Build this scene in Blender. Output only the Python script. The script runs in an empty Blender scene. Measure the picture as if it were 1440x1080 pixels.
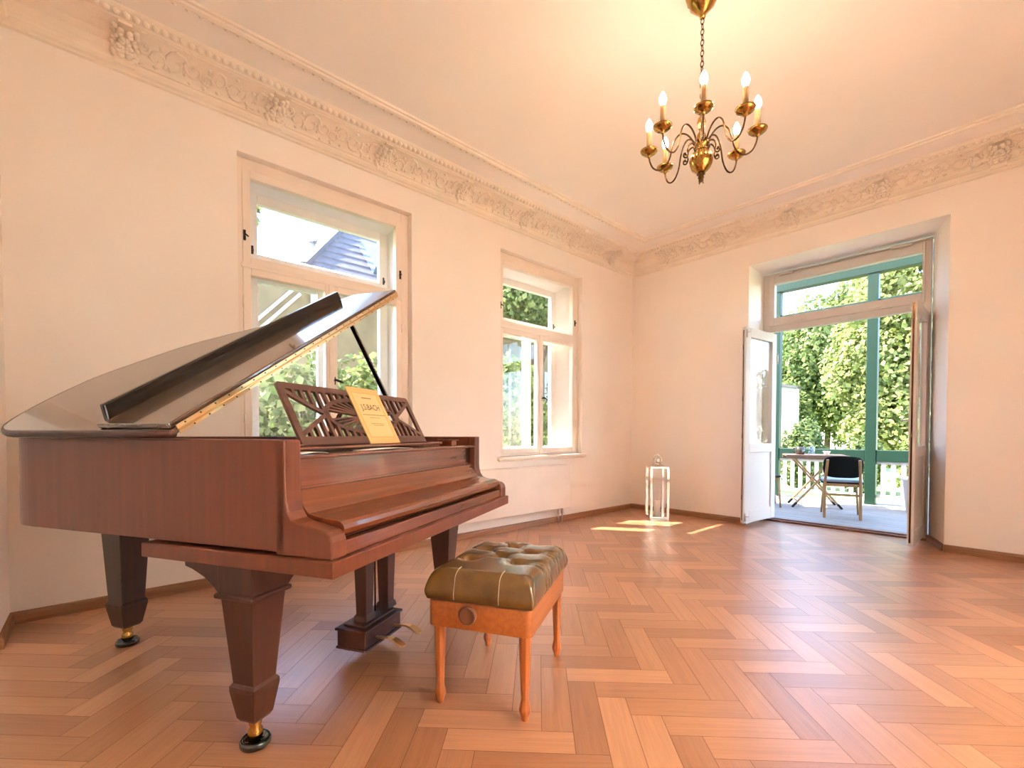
import bpy, math, random
import numpy as np
from mathutils import Vector, Matrix
random.seed(7)
rng = np.random.default_rng(11)
R = math.radians
PI = math.pi
SC = bpy.context.scene
COL = SC.collection

# ------------------------------------------------------------------ helpers
class MB:
    """collects geometry; build() links it as ONE mesh object"""
    def __init__(self):
        self.v = []; self.f = []; self.s = []
    def add(self, vs, fs, smooth=False):
        n = len(self.v)
        self.v += [tuple(p) for p in vs]
        self.f += [tuple(n + i for i in f) for f in fs]
        self.s += [smooth] * len(fs)
        return self
    def box(self, x0, x1, y0, y1, z0, z1):
        vs = [(x, y, z) for z in (z0, z1) for y in (y0, y1) for x in (x0, x1)]
        return self.add(vs, [(0, 2, 3, 1), (4, 5, 7, 6), (0, 1, 5, 4), (2, 6, 7, 3), (0, 4, 6, 2), (1, 3, 7, 5)])
    def bar(self, p, q, w, h, up=(0, 0, 1)):
        """box from p to q with width w (sideways) and height h (along up)"""
        p = Vector(p); q = Vector(q); d = (q - p).normalized()
        s = d.cross(Vector(up))
        if s.length < 1e-4: s = d.cross(Vector((1, 0, 0)))
        s.normalize(); u = s.cross(d)
        vs = []
        for c in (p, q):
            for a, b in ((-1, -1), (1, -1), (1, 1), (-1, 1)):
                vs.append(c + s * (a * w / 2) + u * (b * h / 2))
        return self.add(vs, [(0, 1, 2, 3), (7, 6, 5, 4), (0, 4, 5, 1), (1, 5, 6, 2), (2, 6, 7, 3), (3, 7, 4, 0)])
    def prism(self, poly, fn, t0, t1, smooth=False):
        n = len(poly)
        vs = [fn(a, b, t0) for a, b in poly] + [fn(a, b, t1) for a, b in poly]
        fs = [tuple(range(n - 1, -1, -1)), tuple(range(n, 2 * n))]
        self.add(vs, fs)
        k = len(self.v) - 2 * n
        for i in range(n):
            j = (i + 1) % n
            self.f.append((k + i, k + j, k + n + j, k + n + i)); self.s.append(smooth)
        return self
    def ring(self, y0, y1, z0, z1, w, x0, x1, wb=None, wt=None):
        """rectangular frame in the YZ plane, thickness x0..x1"""
        wb = w if wb is None else wb; wt = w if wt is None else wt
        self.box(x0, x1, y0, y0 + w, z0, z1); self.box(x0, x1, y1 - w, y1, z0, z1)
        self.box(x0, x1, y0 + w, y1 - w, z0, z0 + wb); self.box(x0, x1, y0 + w, y1 - w, z1 - wt, z1)
        return self
    def tube(self, pts, r, n=8, caps=True, closed=False, smooth=True):
        P = [Vector(p) for p in pts]; m = len(P)
        rs = r if isinstance(r, (list, tuple)) else [r] * m
        vs = []; prev = None
        for i, p in enumerate(P):
            if closed: d = P[(i + 1) % m] - P[i - 1]
            else: d = P[min(i + 1, m - 1)] - P[max(i - 1, 0)]
            d.normalize()
            if prev is None:
                a = d.cross(Vector((0, 0, 1)))
                if a.length < 1e-3: a = d.cross(Vector((1, 0, 0)))
            else:
                a = prev - d * prev.dot(d)
            a.normalize(); prev = a; b = d.cross(a)
            for k in range(n):
                t = 2 * PI * k / n
                vs.append(p + (a * math.cos(t) + b * math.sin(t)) * rs[i])
        fs = []
        for i in range(m if closed else m - 1):
            j = (i + 1) % m
            for k in range(n):
                l = (k + 1) % n
                fs.append((i * n + k, i * n + l, j * n + l, j * n + k))
        if caps and not closed:
            fs.append(tuple(range(n - 1, -1, -1))); fs.append(tuple((m - 1) * n + k for k in range(n)))
        return self.add(vs, fs, smooth)
    def lathe(self, prof, c=(0, 0, 0), n=24, fn=None, smooth=True):
        """prof = [(r, h)...] about the z axis at c"""
        vs = []; fs = []; m = len(prof)
        for r, h in prof:
            for k in range(n):
                t = 2 * PI * k / n
                p = (r * math.cos(t), r * math.sin(t), h)
                if fn: p = fn(*p)
                vs.append((p[0] + c[0], p[1] + c[1], p[2] + c[2]))
        for i in range(m - 1):
            for k in range(n):
                l = (k + 1) % n
                fs.append((i * n + k, i * n + l, (i + 1) * n + l, (i + 1) * n + k))
        if prof[0][0] > 1e-5: fs.append(tuple(range(n - 1, -1, -1)))
        if prof[-1][0] > 1e-5: fs.append(tuple((m - 1) * n + k for k in range(n)))
        return self.add(vs, fs, smooth)
    def loft(self, levels, c=(0, 0)):
        """square sections: levels = [(z, half_u, half_v)]"""
        vs = []; fs = []
        for z, a, b in levels:
            vs += [(c[0] - a, c[1] - b, z), (c[0] + a, c[1] - b, z), (c[0] + a, c[1] + b, z), (c[0] - a, c[1] + b, z)]
        for i in range(len(levels) - 1):
            for k in range(4):
                l = (k + 1) % 4
                fs.append((4 * i + k, 4 * i + l, 4 * i + 4 + l, 4 * i + 4 + k))
        m = 4 * (len(levels) - 1)
        fs += [(3, 2, 1, 0), (m, m + 1, m + 2, m + 3)]
        return self.add(vs, fs)
    def build(self, name, mat, parent=None, bevel=0.0, smooth_all=False, rel=True, seg=2):
        me = bpy.data.meshes.new(name)
        vs = self.v
        loc = None
        if parent is None and rel:
            A = np.array(vs); lo = A.min(0); hi = A.max(0)
            loc = Vector(((lo[0] + hi[0]) / 2, (lo[1] + hi[1]) / 2, lo[2]))
            vs = [(p[0] - loc[0], p[1] - loc[1], p[2] - loc[2]) for p in vs]
        me.from_pydata(vs, [], self.f)
        me.polygons.foreach_set('use_smooth', [smooth_all or s for s in self.s])
        me.update()
        o = bpy.data.objects.new(name, me); COL.objects.link(o)
        if mat is not None: me.materials.append(mat)
        if parent is not None:
            o.parent = parent
            if parent.get('_world'):       # children given in world coordinates
                o.location = tuple(-c for c in parent['_world'])
        elif loc is not None:
            o.location = loc
        if bevel:
            b = o.modifiers.new('bevel', 'BEVEL'); b.width = bevel; b.segments = seg
            b.limit_method = 'ANGLE'; b.angle_limit = R(35); b.harden_normals = False
        return o

def tag(o, label=None, cat=None, group=None, kind=None):
    if label: o['label'] = label
    if cat: o['category'] = cat
    if group: o['group'] = group
    if kind: o['kind'] = kind
    return o

def empty(name, loc=(0, 0, 0), rz=0.0, world=False, kind=None):
    o = bpy.data.objects.new(name, None); COL.objects.link(o)
    o.location = loc; o.rotation_euler = (0, 0, rz); o.empty_display_size = 0.1
    if world: o['_world'] = tuple(loc)
    if kind: o['kind'] = kind
    return o

def kids(o): return [c for c in bpy.data.objects if c.parent is o]
def copy_tree(o, parent=None):
    c = o.copy(); COL.objects.link(c)
    if parent is not None: c.parent = parent
    for ch in kids(o): copy_tree(ch, c)
    return c

# ------------------------------------------------------------------ materials
def new_mat(name):
    m = bpy.data.materials.new(name); m.use_nodes = True
    nt = m.node_tree; return m, nt, nt.nodes['Principled BSDF']

def plain(name, col, rough=0.5, metal=0.0, noise=0.0, nscale=8.0, bump=0.0, bscale=60.0, coat=0.0, spec=None, trans=0.0, sss=0.0):
    m, nt, b = new_mat(name)
    b.inputs['Base Color'].default_value = (*col, 1); b.inputs['Roughness'].default_value = rough
    b.inputs['Metallic'].default_value = metal; b.inputs['Coat Weight'].default_value = coat
    b.inputs['Coat Roughness'].default_value = 0.05
    if spec is not None: b.inputs['Specular IOR Level'].default_value = spec
    if trans: b.inputs['Transmission Weight'].default_value = trans
    if sss:
        b.inputs['Subsurface Weight'].default_value = sss; b.inputs['Subsurface Radius'].default_value = (.02, .01, .006)
    tc = nt.nodes.new('ShaderNodeTexCoord')
    if noise:
        n = nt.nodes.new('ShaderNodeTexNoise'); n.inputs['Scale'].default_value = nscale; n.inputs['Detail'].default_value = 5
        nt.links.new(tc.outputs['Object'], n.inputs['Vector'])
        r = nt.nodes.new('ShaderNodeValToRGB')
        r.color_ramp.elements[0].color = (*[max(0, c * (1 - noise)) for c in col], 1); r.color_ramp.elements[0].position = .3
        r.color_ramp.elements[1].color = (*[min(1, c * (1 + noise)) for c in col], 1); r.color_ramp.elements[1].position = .7
        nt.links.new(n.outputs['Fac'], r.inputs['Fac']); nt.links.new(r.outputs['Color'], b.inputs['Base Color'])
    if bump:
        n2 = nt.nodes.new('ShaderNodeTexNoise'); n2.inputs['Scale'].default_value = bscale; n2.inputs['Detail'].default_value = 4
        nt.links.new(tc.outputs['Object'], n2.inputs['Vector'])
        bp = nt.nodes.new('ShaderNodeBump'); bp.inputs['Strength'].default_value = bump; bp.inputs['Distance'].default_value = .01
        nt.links.new(n2.outputs['Fac'], bp.inputs['Height']); nt.links.new(bp.outputs['Normal'], b.inputs['Normal'])
    return m

def wood(name, c0, c1, axis=0, rough=0.3, coat=0.0, scale=1.0, stretch=14.0, contrast=(.3, .7), bump=.05):
    """grain running along an object axis"""
    m, nt, b = new_mat(name)
    tc = nt.nodes.new('ShaderNodeTexCoord'); mp = nt.nodes.new('ShaderNodeMapping')
    s = [stretch * 6 * scale] * 3; s[axis] = 3.0 * scale
    mp.inputs['Scale'].default_value = s
    n = nt.nodes.new('ShaderNodeTexNoise'); n.inputs['Scale'].default_value = 1.0; n.inputs['Detail'].default_value = 6; n.inputs['Distortion'].default_value = .6
    r = nt.nodes.new('ShaderNodeValToRGB')
    r.color_ramp.elements[0].position = contrast[0]; r.color_ramp.elements[0].color = (*c0, 1)
    r.color_ramp.elements[1].position = contrast[1]; r.color_ramp.elements[1].color = (*c1, 1)
    L = nt.links.new
    L(tc.outputs['Object'], mp.inputs['Vector']); L(mp.outputs['Vector'], n.inputs['Vector'])
    L(n.outputs['Fac'], r.inputs['Fac']); L(r.outputs['Color'], b.inputs['Base Color'])
    if bump:
        bp = nt.nodes.new('ShaderNodeBump'); bp.inputs['Strength'].default_value = bump; bp.inputs['Distance'].default_value = .002
        L(n.outputs['Fac'], bp.inputs['Height']); L(bp.outputs['Normal'], b.inputs['Normal'])
    b.inputs['Roughness'].default_value = rough; b.inputs['Coat Weight'].default_value = coat; b.inputs['Coat Roughness'].default_value = .04
    return m

def glass_mat(name, gloss=.07, tint=(1, 1, 1), rough=0.0):
    m = bpy.data.materials.new(name); m.use_nodes = True; nt = m.node_tree
    for n in list(nt.nodes): nt.nodes.remove(n)
    out = nt.nodes.new('ShaderNodeOutputMaterial'); mix = nt.nodes.new('ShaderNodeMixShader')
    t = nt.nodes.new('ShaderNodeBsdfTransparent'); g = nt.nodes.new('ShaderNodeBsdfGlossy')
    t.inputs['Color'].default_value = (*tint, 1); g.inputs['Roughness'].default_value = rough
    L = nt.links.new
    lw = nt.nodes.new('ShaderNodeLayerWeight'); lw.inputs['Blend'].default_value = .5
    pw = nt.nodes.new('ShaderNodeMath'); pw.operation = 'POWER'; pw.inputs[1].default_value = 4.5
    ad = nt.nodes.new('ShaderNodeMath'); ad.operation = 'MULTIPLY_ADD'; ad.inputs[1].default_value = .55; ad.inputs[2].default_value = gloss * .35; ad.use_clamp = True
    L(lw.outputs['Facing'], pw.inputs[0]); L(pw.outputs[0], ad.inputs[0]); L(ad.outputs[0], mix.inputs['Fac'])
    L(t.outputs[0], mix.inputs[1]); L(g.outputs[0], mix.inputs[2]); L(mix.outputs[0], out.inputs['Surface'])
    return m

def leaf_mat(name, c0, c1, c2, scale=1.2):
    m = bpy.data.materials.new(name); m.use_nodes = True; nt = m.node_tree
    b = nt.nodes['Principled BSDF']; out = nt.nodes['Material Output']
    at = nt.nodes.new('ShaderNodeAttribute'); at.attribute_name = 'leaf_tone'
    r = nt.nodes.new('ShaderNodeValToRGB'); e = r.color_ramp.elements
    e[0].position = 0; e[0].color = (*c0, 1); e[1].position = 1; e[1].color = (*c2, 1)
    k = e.new(.5); k.color = (*c1, 1)
    tr = nt.nodes.new('ShaderNodeBsdfTranslucent'); mx = nt.nodes.new('ShaderNodeMixShader'); mx.inputs['Fac'].default_value = .45
    L = nt.links.new
    L(at.outputs['Fac'], r.inputs['Fac']); L(r.outputs['Color'], b.inputs['Base Color']); L(r.outputs['Color'], tr.inputs['Color'])
    b.inputs['Roughness'].default_value = .55; b.inputs['Specular IOR Level'].default_value = .3
    L(b.outputs[0], mx.inputs[1]); L(tr.outputs[0], mx.inputs[2]); L(mx.outputs[0], out.inputs['Surface'])
    return m

def emit_mat(name, col, strength):
    m = bpy.data.materials.new(name); m.use_nodes = True; nt = m.node_tree
    b = nt.nodes['Principled BSDF']
    b.inputs['Base Color'].default_value = (1, .95, .85, 1)
    b.inputs['Emission Color'].default_value = (*col, 1); b.inputs['Emission Strength'].default_value = strength
    return m

M = {}
M['wall'] = plain('wall_paint', (.91, .835, .765), .75, noise=.025, nscale=1.5, bump=.04, bscale=35)
M['ceil'] = plain('ceiling_paint', (.92, .85, .78), .8, noise=.02, nscale=1.2)
M['plaster'] = plain('stucco_cream', (.88, .78, .665), .7, noise=.03, nscale=9, bump=.12, bscale=60)
M['frame'] = plain('window_paint', (.86, .755, .66), .35, noise=.03, nscale=5)
M['frameo'] = plain('white_outer_paint', (.86, .85, .82), .4, noise=.04, nscale=6)
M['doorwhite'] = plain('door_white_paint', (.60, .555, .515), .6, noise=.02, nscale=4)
M['iron'] = plain('black_iron', (.02, .018, .016), .4, .7)
M['steel'] = plain('satin_steel', (.62, .58, .52), .3, 1.0)
M['base'] = wood('baseboard_wood', (.20, .085, .035), (.33, .15, .065), 1, .4)
M['basex'] = wood('baseboard_wood_back', (.20, .085, .035), (.33, .15, .065), 0, .4)
M['mahog'] = wood('mahogany', (.115, .028, .010), (.155, .038, .014), 2, .42, .06, .5, bump=.0)
M['mahogu'] = wood('mahogany_cross', (.125, .034, .013), (.18, .050, .019), 0, .24, .4, .5, bump=.0)
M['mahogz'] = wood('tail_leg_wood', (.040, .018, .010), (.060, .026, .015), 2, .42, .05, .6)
M['lid'] = wood('polished_lid', (.085, .047, .028), (.115, .066, .040), 0, .17, .8, .6, bump=.0)
M['lid'].node_tree.nodes['Principled BSDF'].inputs['Coat IOR'].default_value = 1.55
for q_ in ('legdark', 'mahogz'): pass
M['ebony'] = wood('near_black_polish', (.006, .005, .005), (.012, .010, .010), 0, .12, .0, .6, bump=.0)
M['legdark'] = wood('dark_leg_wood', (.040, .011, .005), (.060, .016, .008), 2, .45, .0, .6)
M['desk'] = wood('music_desk_wood', (.085, .034, .022), (.125, .050, .032), 0, .45, .0, .6)
M['brass'] = plain('polished_brass', (.42, .24, .06), .17, 1.0, noise=.12, nscale=20)
M['brassd'] = plain('aged_brass', (.11, .055, .018), .24, 1.0, noise=.3, nscale=30)
M['gold'] = plain('brass_hinge', (.82, .55, .27), .3, 1.0)
M['cast'] = plain('iron_plate_gold', (.45, .28, .09), .4, .8)
M['string'] = plain('steel_string', (.5, .48, .45), .3, 1.0)
M['cup'] = plain('dark_green_glass_cup', (.010, .014, .010), .12, coat=.6)
M['paper'] = plain('yellow_booklet_paper', (.74, .47, .18), .7, noise=.04, nscale=10)
M['paperin'] = plain('yellow_booklet_panel', (.78, .54, .24), .7)
M['paperline'] = plain('yellow_booklet_line', (.70, .43, .15), .7)
M['ink'] = plain('printing_ink', (.03, .022, .02), .7)
M['inkg'] = plain('faded_ink', (.30, .20, .10), .7)
M['sheet'] = plain('white_paper', (.82, .80, .78), .6)
M['cherry'] = wood('cherry_bench', (.33, .088, .018), (.43, .13, .028), 0, .32, .2, .7)
M['cherryz'] = wood('cherry_leg', (.33, .088, .018), (.43, .13, .028), 2, .32, .2, .7)
M['knob'] = plain('dark_knob_wood', (.13, .040, .018), .35, noise=.15, nscale=30)
M['stitch'] = plain('cream_thread', (.55, .42, .26), .7)
M['chrome'] = plain('polished_steel', (.72, .69, .65), .06, 1.0)
M['wax'] = plain('white_wax', (.92, .89, .82), .5, sss=.3)
M['sleeve'] = plain('candle_sleeve', (.42, .25, .10), .5, noise=.12, nscale=40)
M['green'] = plain('green_paint', (.003, .027, .013), .45, noise=.12, nscale=10)
M['baluster'] = plain('cream_paint', (.56, .52, .46), .5, noise=.05, nscale=10)
M['deck'] = wood('grey_deck_boards', (.20, .165, .142), (.34, .295, .268), 0, .65, .0, .6)
M['sill'] = wood('threshold_oak', (.14, .055, .025), (.24, .10, .045), 0, .4)
M['tablewood'] = wood('outdoor_hardwood', (.13, .06, .032), (.20, .10, .055), 0, .55)
M['oak'] = wood('light_oak', (.28, .15, .06), (.40, .23, .10), 2, .5)
M['blackshell'] = plain('black_plastic', (.006, .007, .006), .75, spec=.15)
M['greycush'] = plain('grey_fabric', (.30, .33, .38), .9, bump=.2, bscale=300)
M['mug'] = plain('dark_glaze', (.035, .026, .02), .2, coat=.4)
M['china'] = plain('white_china', (.85, .84, .82), .25)
M['tub'] = plain('white_tub', (.60, .60, .62), .4)
M['grass'] = plain('lawn_grass', (.24, .28, .09), .9, noise=.35, nscale=3, bump=.5, bscale=40)
M['stone'] = plain('ochre_wall', (.22, .165, .095), .9, noise=.18, nscale=3)
M['whitewall'] = plain('white_render', (.55, .55, .57), .9, noise=.03, nscale=3)
M['tile'] = plain('grey_roof_tiles', (.085, .078, .085), .7, noise=.2, nscale=6)
M['zinc'] = plain('zinc', (.45, .46, .48), .4, .6)
M['sky'] = plain('skylight_glass', (.10, .15, .22), .08, coat=.6)
M['bark'] = plain('bark', (.13, .09, .06), .9, noise=.3, nscale=12, bump=.6, bscale=30)
M['glass'] = glass_mat('window_glass', .06)
M['glass2'] = glass_mat('lantern_glass', .10)
M['bulb'] = emit_mat('lit_bulb', (1.0, .76, .54), 38)
M['fillglobe'] = emit_mat('fill_globe', (1.0, .97, .92), 1800)  # glow of the made-up fill lamp in the next room
M['hallfill'] = emit_mat('fill_hall_globe', (1.0, .93, .84), 100)  # glow of the made-up fill lamp in the hall
M['wallw'] = plain('white_paint_fill_room', (.85, .84, .82), .8)  # neutral white so the added rooms pass fill light untinted
M['bouncefloor'] = plain('pale_bounce_floor', (.6, .58, .55), .6)  # floor of the added rooms, pale to bounce more fill light
M['tumbler'] = glass_mat('drinking_glass', .22, (.93, .96, .96))
M['leafb'] = leaf_mat('bright_leaves', (.085, .125, .032), (.185, .24, .065), (.33, .36, .13))
M['leafm'] = leaf_mat('mid_leaves', (.07, .11, .034), (.16, .21, .068), (.29, .32, .12))
M['leafy'] = leaf_mat('yellow_green_leaves', (.13, .165, .04), (.27, .30, .085), (.42, .42, .17))

# leather with tuft shading from geometry only
m, nt, b = new_mat('olive_brown_leather'); M['leather'] = m
tc = nt.nodes.new('ShaderNodeTexCoord'); n = nt.nodes.new('ShaderNodeTexNoise'); n.inputs['Scale'].default_value = 14; n.inputs['Detail'].default_value = 6
r = nt.nodes.new('ShaderNodeValToRGB'); r.color_ramp.elements[0].position = .3; r.color_ramp.elements[0].color = (.088, .042, .009, 1)
r.color_ramp.elements[1].position = .72; r.color_ramp.elements[1].color = (.150, .072, .015, 1)
n2 = nt.nodes.new('ShaderNodeTexVoronoi'); n2.inputs['Scale'].default_value = 260
bp = nt.nodes.new('ShaderNodeBump'); bp.inputs['Strength'].default_value = .05; bp.inputs['Distance'].default_value = .001
for a, c in ((tc.outputs['Object'], n.inputs['Vector']), (tc.outputs['Object'], n2.inputs['Vector']), (n.outputs['Fac'], r.inputs['Fac']),
             (r.outputs['Color'], b.inputs['Base Color']), (n2.outputs['Distance'], bp.inputs['Height']), (bp.outputs['Normal'], b.inputs['Normal'])):
    nt.links.new(a, c)
b.inputs['Roughness'].default_value = .27
b.inputs['Coat Weight'].default_value = .25; b.inputs['Coat Roughness'].default_value = .15

# parquet: each plank has its own tone and UV offset
m, nt, b = new_mat('oak_parquet'); M['parquet'] = m
uv = nt.nodes.new('ShaderNodeUVMap'); uv.uv_map = 'plank'
at = nt.nodes.new('ShaderNodeAttribute'); at.attribute_name = 'plank_tone'
mp = nt.nodes.new('ShaderNodeMapping'); mp.inputs['Scale'].default_value = (2.5, 55, 1)
n = nt.nodes.new('ShaderNodeTexNoise'); n.inputs['Scale'].default_value = 1.0; n.inputs['Detail'].default_value = 7; n.inputs['Distortion'].default_value = 1.2
mp2 = nt.nodes.new('ShaderNodeMapping'); mp2.inputs['Scale'].default_value = (3, 14, 1)
n2 = nt.nodes.new('ShaderNodeTexNoise'); n2.inputs['Scale'].default_value = 1.0; n2.inputs['Detail'].default_value = 3
r1 = nt.nodes.new('ShaderNodeValToRGB'); e = r1.color_ramp.elements
e[0].position = 0; e[0].color = (.345, .145, .063, 1); e[1].position = 1; e[1].color = (.57, .275, .138, 1)
k = e.new(.5); k.color = (.455, .207, .098, 1)
mul = nt.nodes.new('ShaderNodeMix'); mul.data_type = 'RGBA'; mul.blend_type = 'MULTIPLY'; mul.inputs[0].default_value = .55
g = nt.nodes.new('ShaderNodeValToRGB'); g.color_ramp.elements[0].position = .3; g.color_ramp.elements[0].color = (.74, .69, .65, 1)
g.color_ramp.elements[1].position = .62; g.color_ramp.elements[1].color = (1.06, 1.04, 1.03, 1)
mm = nt.nodes.new('ShaderNodeMath'); mm.operation = 'MULTIPLY_ADD'; mm.inputs[1].default_value = .35; mm.inputs[2].default_value = -.17
ad = nt.nodes.new('ShaderNodeMath'); ad.operation = 'ADD'; ad.use_clamp = True
bp = nt.nodes.new('ShaderNodeBump'); bp.inputs['Strength'].default_value = .06; bp.inputs['Distance'].default_value = .002
rr = nt.nodes.new('ShaderNodeMath'); rr.operation = 'MULTIPLY_ADD'; rr.inputs[1].default_value = .10; rr.inputs[2].default_value = .29
L = nt.links.new
L(uv.outputs['UV'], mp.inputs['Vector']); L(mp.outputs['Vector'], n.inputs['Vector']); L(uv.outputs['UV'], mp2.inputs['Vector']); L(mp2.outputs['Vector'], n2.inputs['Vector'])
L(n2.outputs['Fac'], mm.inputs[0]); L(at.outputs['Fac'], ad.inputs[0]); L(mm.outputs[0], ad.inputs[1]); L(ad.outputs[0], r1.inputs['Fac'])
L(n.outputs['Fac'], g.inputs['Fac']); L(r1.outputs['Color'], mul.inputs[6]); L(g.outputs['Color'], mul.inputs[7]); L(mul.outputs[2], b.inputs['Base Color'])
L(n.outputs['Fac'], bp.inputs['Height']); L(bp.outputs['Normal'], b.inputs['Normal']); L(n2.outputs['Fac'], rr.inputs[0]); L(rr.outputs[0], b.inputs['Roughness'])
b.inputs['Coat Weight'].default_value = .75; b.inputs['Coat Roughness'].default_value = .30

# ------------------------------------------------------------------ room numbers
XW, YD, YN, XR = -3.537, 5.324, -0.351, 1.22
ZC = 3.298
DX0, DX1, DZ = -2.045, -.43, 2.85          # door opening in the back wall
W1 = (.707, 2.010, .75, 2.88)
W2 = (3.006, 4.280, .765, 2.856)
FY = 5.75                                   # plane of the door frame
TL = .42                                    # thickness of the left wall

# floor -----------------------------------------------------------------
def clip(poly, rect):
    x0, x1, y0, y1 = rect
    def cut(P, f, inter):
        out = []
        for i in range(len(P)):
            a, c = P[i - 1], P[i]
            fa, fc = f(a), f(c)
            if fa >= 0 and fc >= 0: out.append(c)
            elif fa >= 0 > fc: out.append(inter(a, c, fa, fc))
            elif fa < 0 <= fc: out += [inter(a, c, fa, fc), c]
        return out
    it = lambda a, c, fa, fc: tuple(a[k] + (c[k] - a[k]) * fa / (fa - fc) for k in range(len(a)))
    for f in (lambda p: p[0] - x0, lambda p: x1 - p[0], lambda p: p[1] - y0, lambda p: y1 - p[1]):
        if len(poly) < 3: return []
        poly = cut(poly, f, it)
    return poly if len(poly) >= 3 else []

def make_floor():
    w = .106; a0 = -.62; t0 = 1.74; q = math.sqrt(.5); g = .0011
    V = []; F = []; UV = []; tone = []
    rects = [(XW - .02, XR + .02, YN - .02, YD), (DX0 - .01, DX1 + .01, YD, FY + .04)]
    for i in range(-30, 70):
        for rI in range(-50, 60):
            s = (i + rI) % 8
            if s == 4: a_0, a_1, b_0, b_1, ver = i, i + 1, rI, rI + 4, True
            elif s == 0: a_0, a_1, b_0, b_1, ver = i, i + 4, rI, rI + 1, False
            else: continue
            A0 = a0 + a_0 * w + g; A1 = a0 + a_1 * w - g; B0 = t0 + b_0 * w + g; B1 = t0 + b_1 * w - g
            pts = []
            for a, bb in ((A0, B0), (A1, B0), (A1, B1), (A0, B1)):
                u, v = (bb - B0, a - A0) if ver else (a - A0, bb - B0)
                pts.append(((a - bb) * q, (a + bb) * q, u, v))
            cx = sum(p[0] for p in pts) / 4; cy = sum(p[1] for p in pts) / 4
            if cx < XW - .4 or cx > XR + .4 or cy < YN - .4 or cy > FY + .4: continue
            ou, ov = random.uniform(0, 30), random.uniform(0, 30); tn = random.random()
            for rc in rects:
                P = clip(pts, rc)
                if len(P) < 3: continue
                k = len(V)
                V += [(p[0], p[1], 0.0) for p in P]; F.append(tuple(range(k, k + len(P))))
                UV += [(p[2] + ou, p[3] + ov) for p in P]; tone.append(tn)
    # dark bed in the joints, and the slab under it
    me = bpy.data.meshes.new('floor'); nP = len(F)
    s = MB(); s.box(XW - .3, XR + .2, YN - .2, YD + .01, -.12, -.0012); s.box(DX0, DX1, YD, FY + .06, -.12, -.0012)
    k = len(V); V += s.v; F += [tuple(k + i for i in f) for f in s.f]
    me.from_pydata(V, [], F)
    me.materials.append(M['parquet']); me.materials.append(M['sill'])
    ul = me.uv_layers.new(name='plank')
    for i, t in enumerate(UV): ul.data[i].uv = t
    at = me.attributes.new('plank_tone', 'FLOAT', 'FACE')
    for i, t in enumerate(tone): at.data[i].value = t
    for i in range(nP, len(F)): me.polygons[i].material_index = 1
    me.update()
    o = bpy.data.objects.new('floor', me); COL.objects.link(o); o['kind'] = 'structure'
make_floor()

# walls -------------------------------------------------------------------
TOP = 6.2
w = MB()
def wall_x(w, x0, x1, ya, yb, holes, z0=-.3, z1=TOP):
    """wall in the YZ plane with rectangular holes (y0,y1,z0,z1)"""
    ys = ya
    for (h0, h1, hz0, hz1) in holes:
        w.box(x0, x1, ys, h0, z0, z1); w.box(x0, x1, h0, h1, z0, hz0); w.box(x0, x1, h0, h1, hz1, z1); ys = h1
    w.box(x0, x1, ys, yb, z0, z1)
wall_x(w, XW - TL, XW, YN - .3, YD + .5, [W1, W2])
tag(w.build('wall_left', M['wall'], rel=False), kind='structure')
w = MB()
w.box(XW, DX0, YD, YD + .5, -.3, TOP); w.box(DX1, XR + .3, YD, YD + .5, -.3, TOP); w.box(DX0, DX1, YD, YD + .5, DZ, TOP)
# splayed right-hand reveal of the doorway
w.prism([(DX1, YD + .005), (DX1, YD + .5), (-.575, YD + .5), (-.575, FY + .02)], lambda a, b, t: (a, b, t), -.3, DZ)
tag(w.build('wall_back', M['wall'], rel=False), kind='structure')
w = MB(); w.box(XW - TL, -3.15, YN - .3, YN, -.3, ZC + .3); w.box(-1.75, XR + .3, YN - .3, YN, -.3, ZC + .3); w.box(-3.15, -1.75, YN - .3, YN, 2.35, ZC + .3); w.box(-3.15, -1.75, YN - .3, YN, -.3, -.121); tag(w.build('wall_front', M['wall'], rel=False), kind='structure')  # opening added to let in fill light from the made-up hall
w = MB(); wall_x(w, XR, XR + .3, YN, YD, [(.50, 3.10, 0, 2.60)], -.3, ZC + .3); tag(w.build('wall_right', M['wall'], rel=False), kind='structure')  # wide opening added so fill light enters from the made-up room
# made-up next room and hall behind added openings, out of view for fill light
AX, HY = 4.6, -2.9
WW = M['wallw']
def shell(side, x0, x1, y0, y1, skip):
    e = .2
    if 'l' not in skip: w = MB(); w.box(x0 - e, x0, y0, y1, -.3, ZC + .3); tag(w.build('wall_%s_left' % side, WW, rel=False), kind='structure')
    if 'r' not in skip: w = MB(); w.box(x1, x1 + e, y0, y1, -.3, ZC + .3); tag(w.build('wall_%s_right' % side, WW, rel=False), kind='structure')
    if 'f' not in skip: w = MB(); w.box(x0 - e, x1 + e, y0 - e, y0, -.3, ZC + .3); tag(w.build('wall_%s_front' % side, WW, rel=False), kind='structure')
    if 'b' not in skip: w = MB(); w.box(x0 - e, x1 + e, y1, y1 + e, -.3, ZC + .3); tag(w.build('wall_%s_back' % side, WW, rel=False), kind='structure')
    w = MB(); w.box(x0 - e, x1 + e, y0 - e, y1 + e, ZC, ZC + .25); tag(w.build('ceiling_%s' % side, WW, rel=False), kind='structure')
    w = MB(); w.box(x0 - e * ('l' not in skip), x1 + e, y0 - e, y1 + e * ('b' not in skip), -.12, -.0005); tag(w.build('floor_%s' % side, M['bouncefloor'], rel=False), kind='structure')
shell('next', XR + .3, AX, YN, YD, 'l')
w = MB(); w.box(XR - .02, XR + .3, .5, 3.1, -.12, -.0003); tag(w.build('floor_fill_opening', M['sill'], rel=False), kind='structure')  # floor strip inside the added right opening
shell('hall', XW, .6, HY, YN - .3, 'b')
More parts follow.
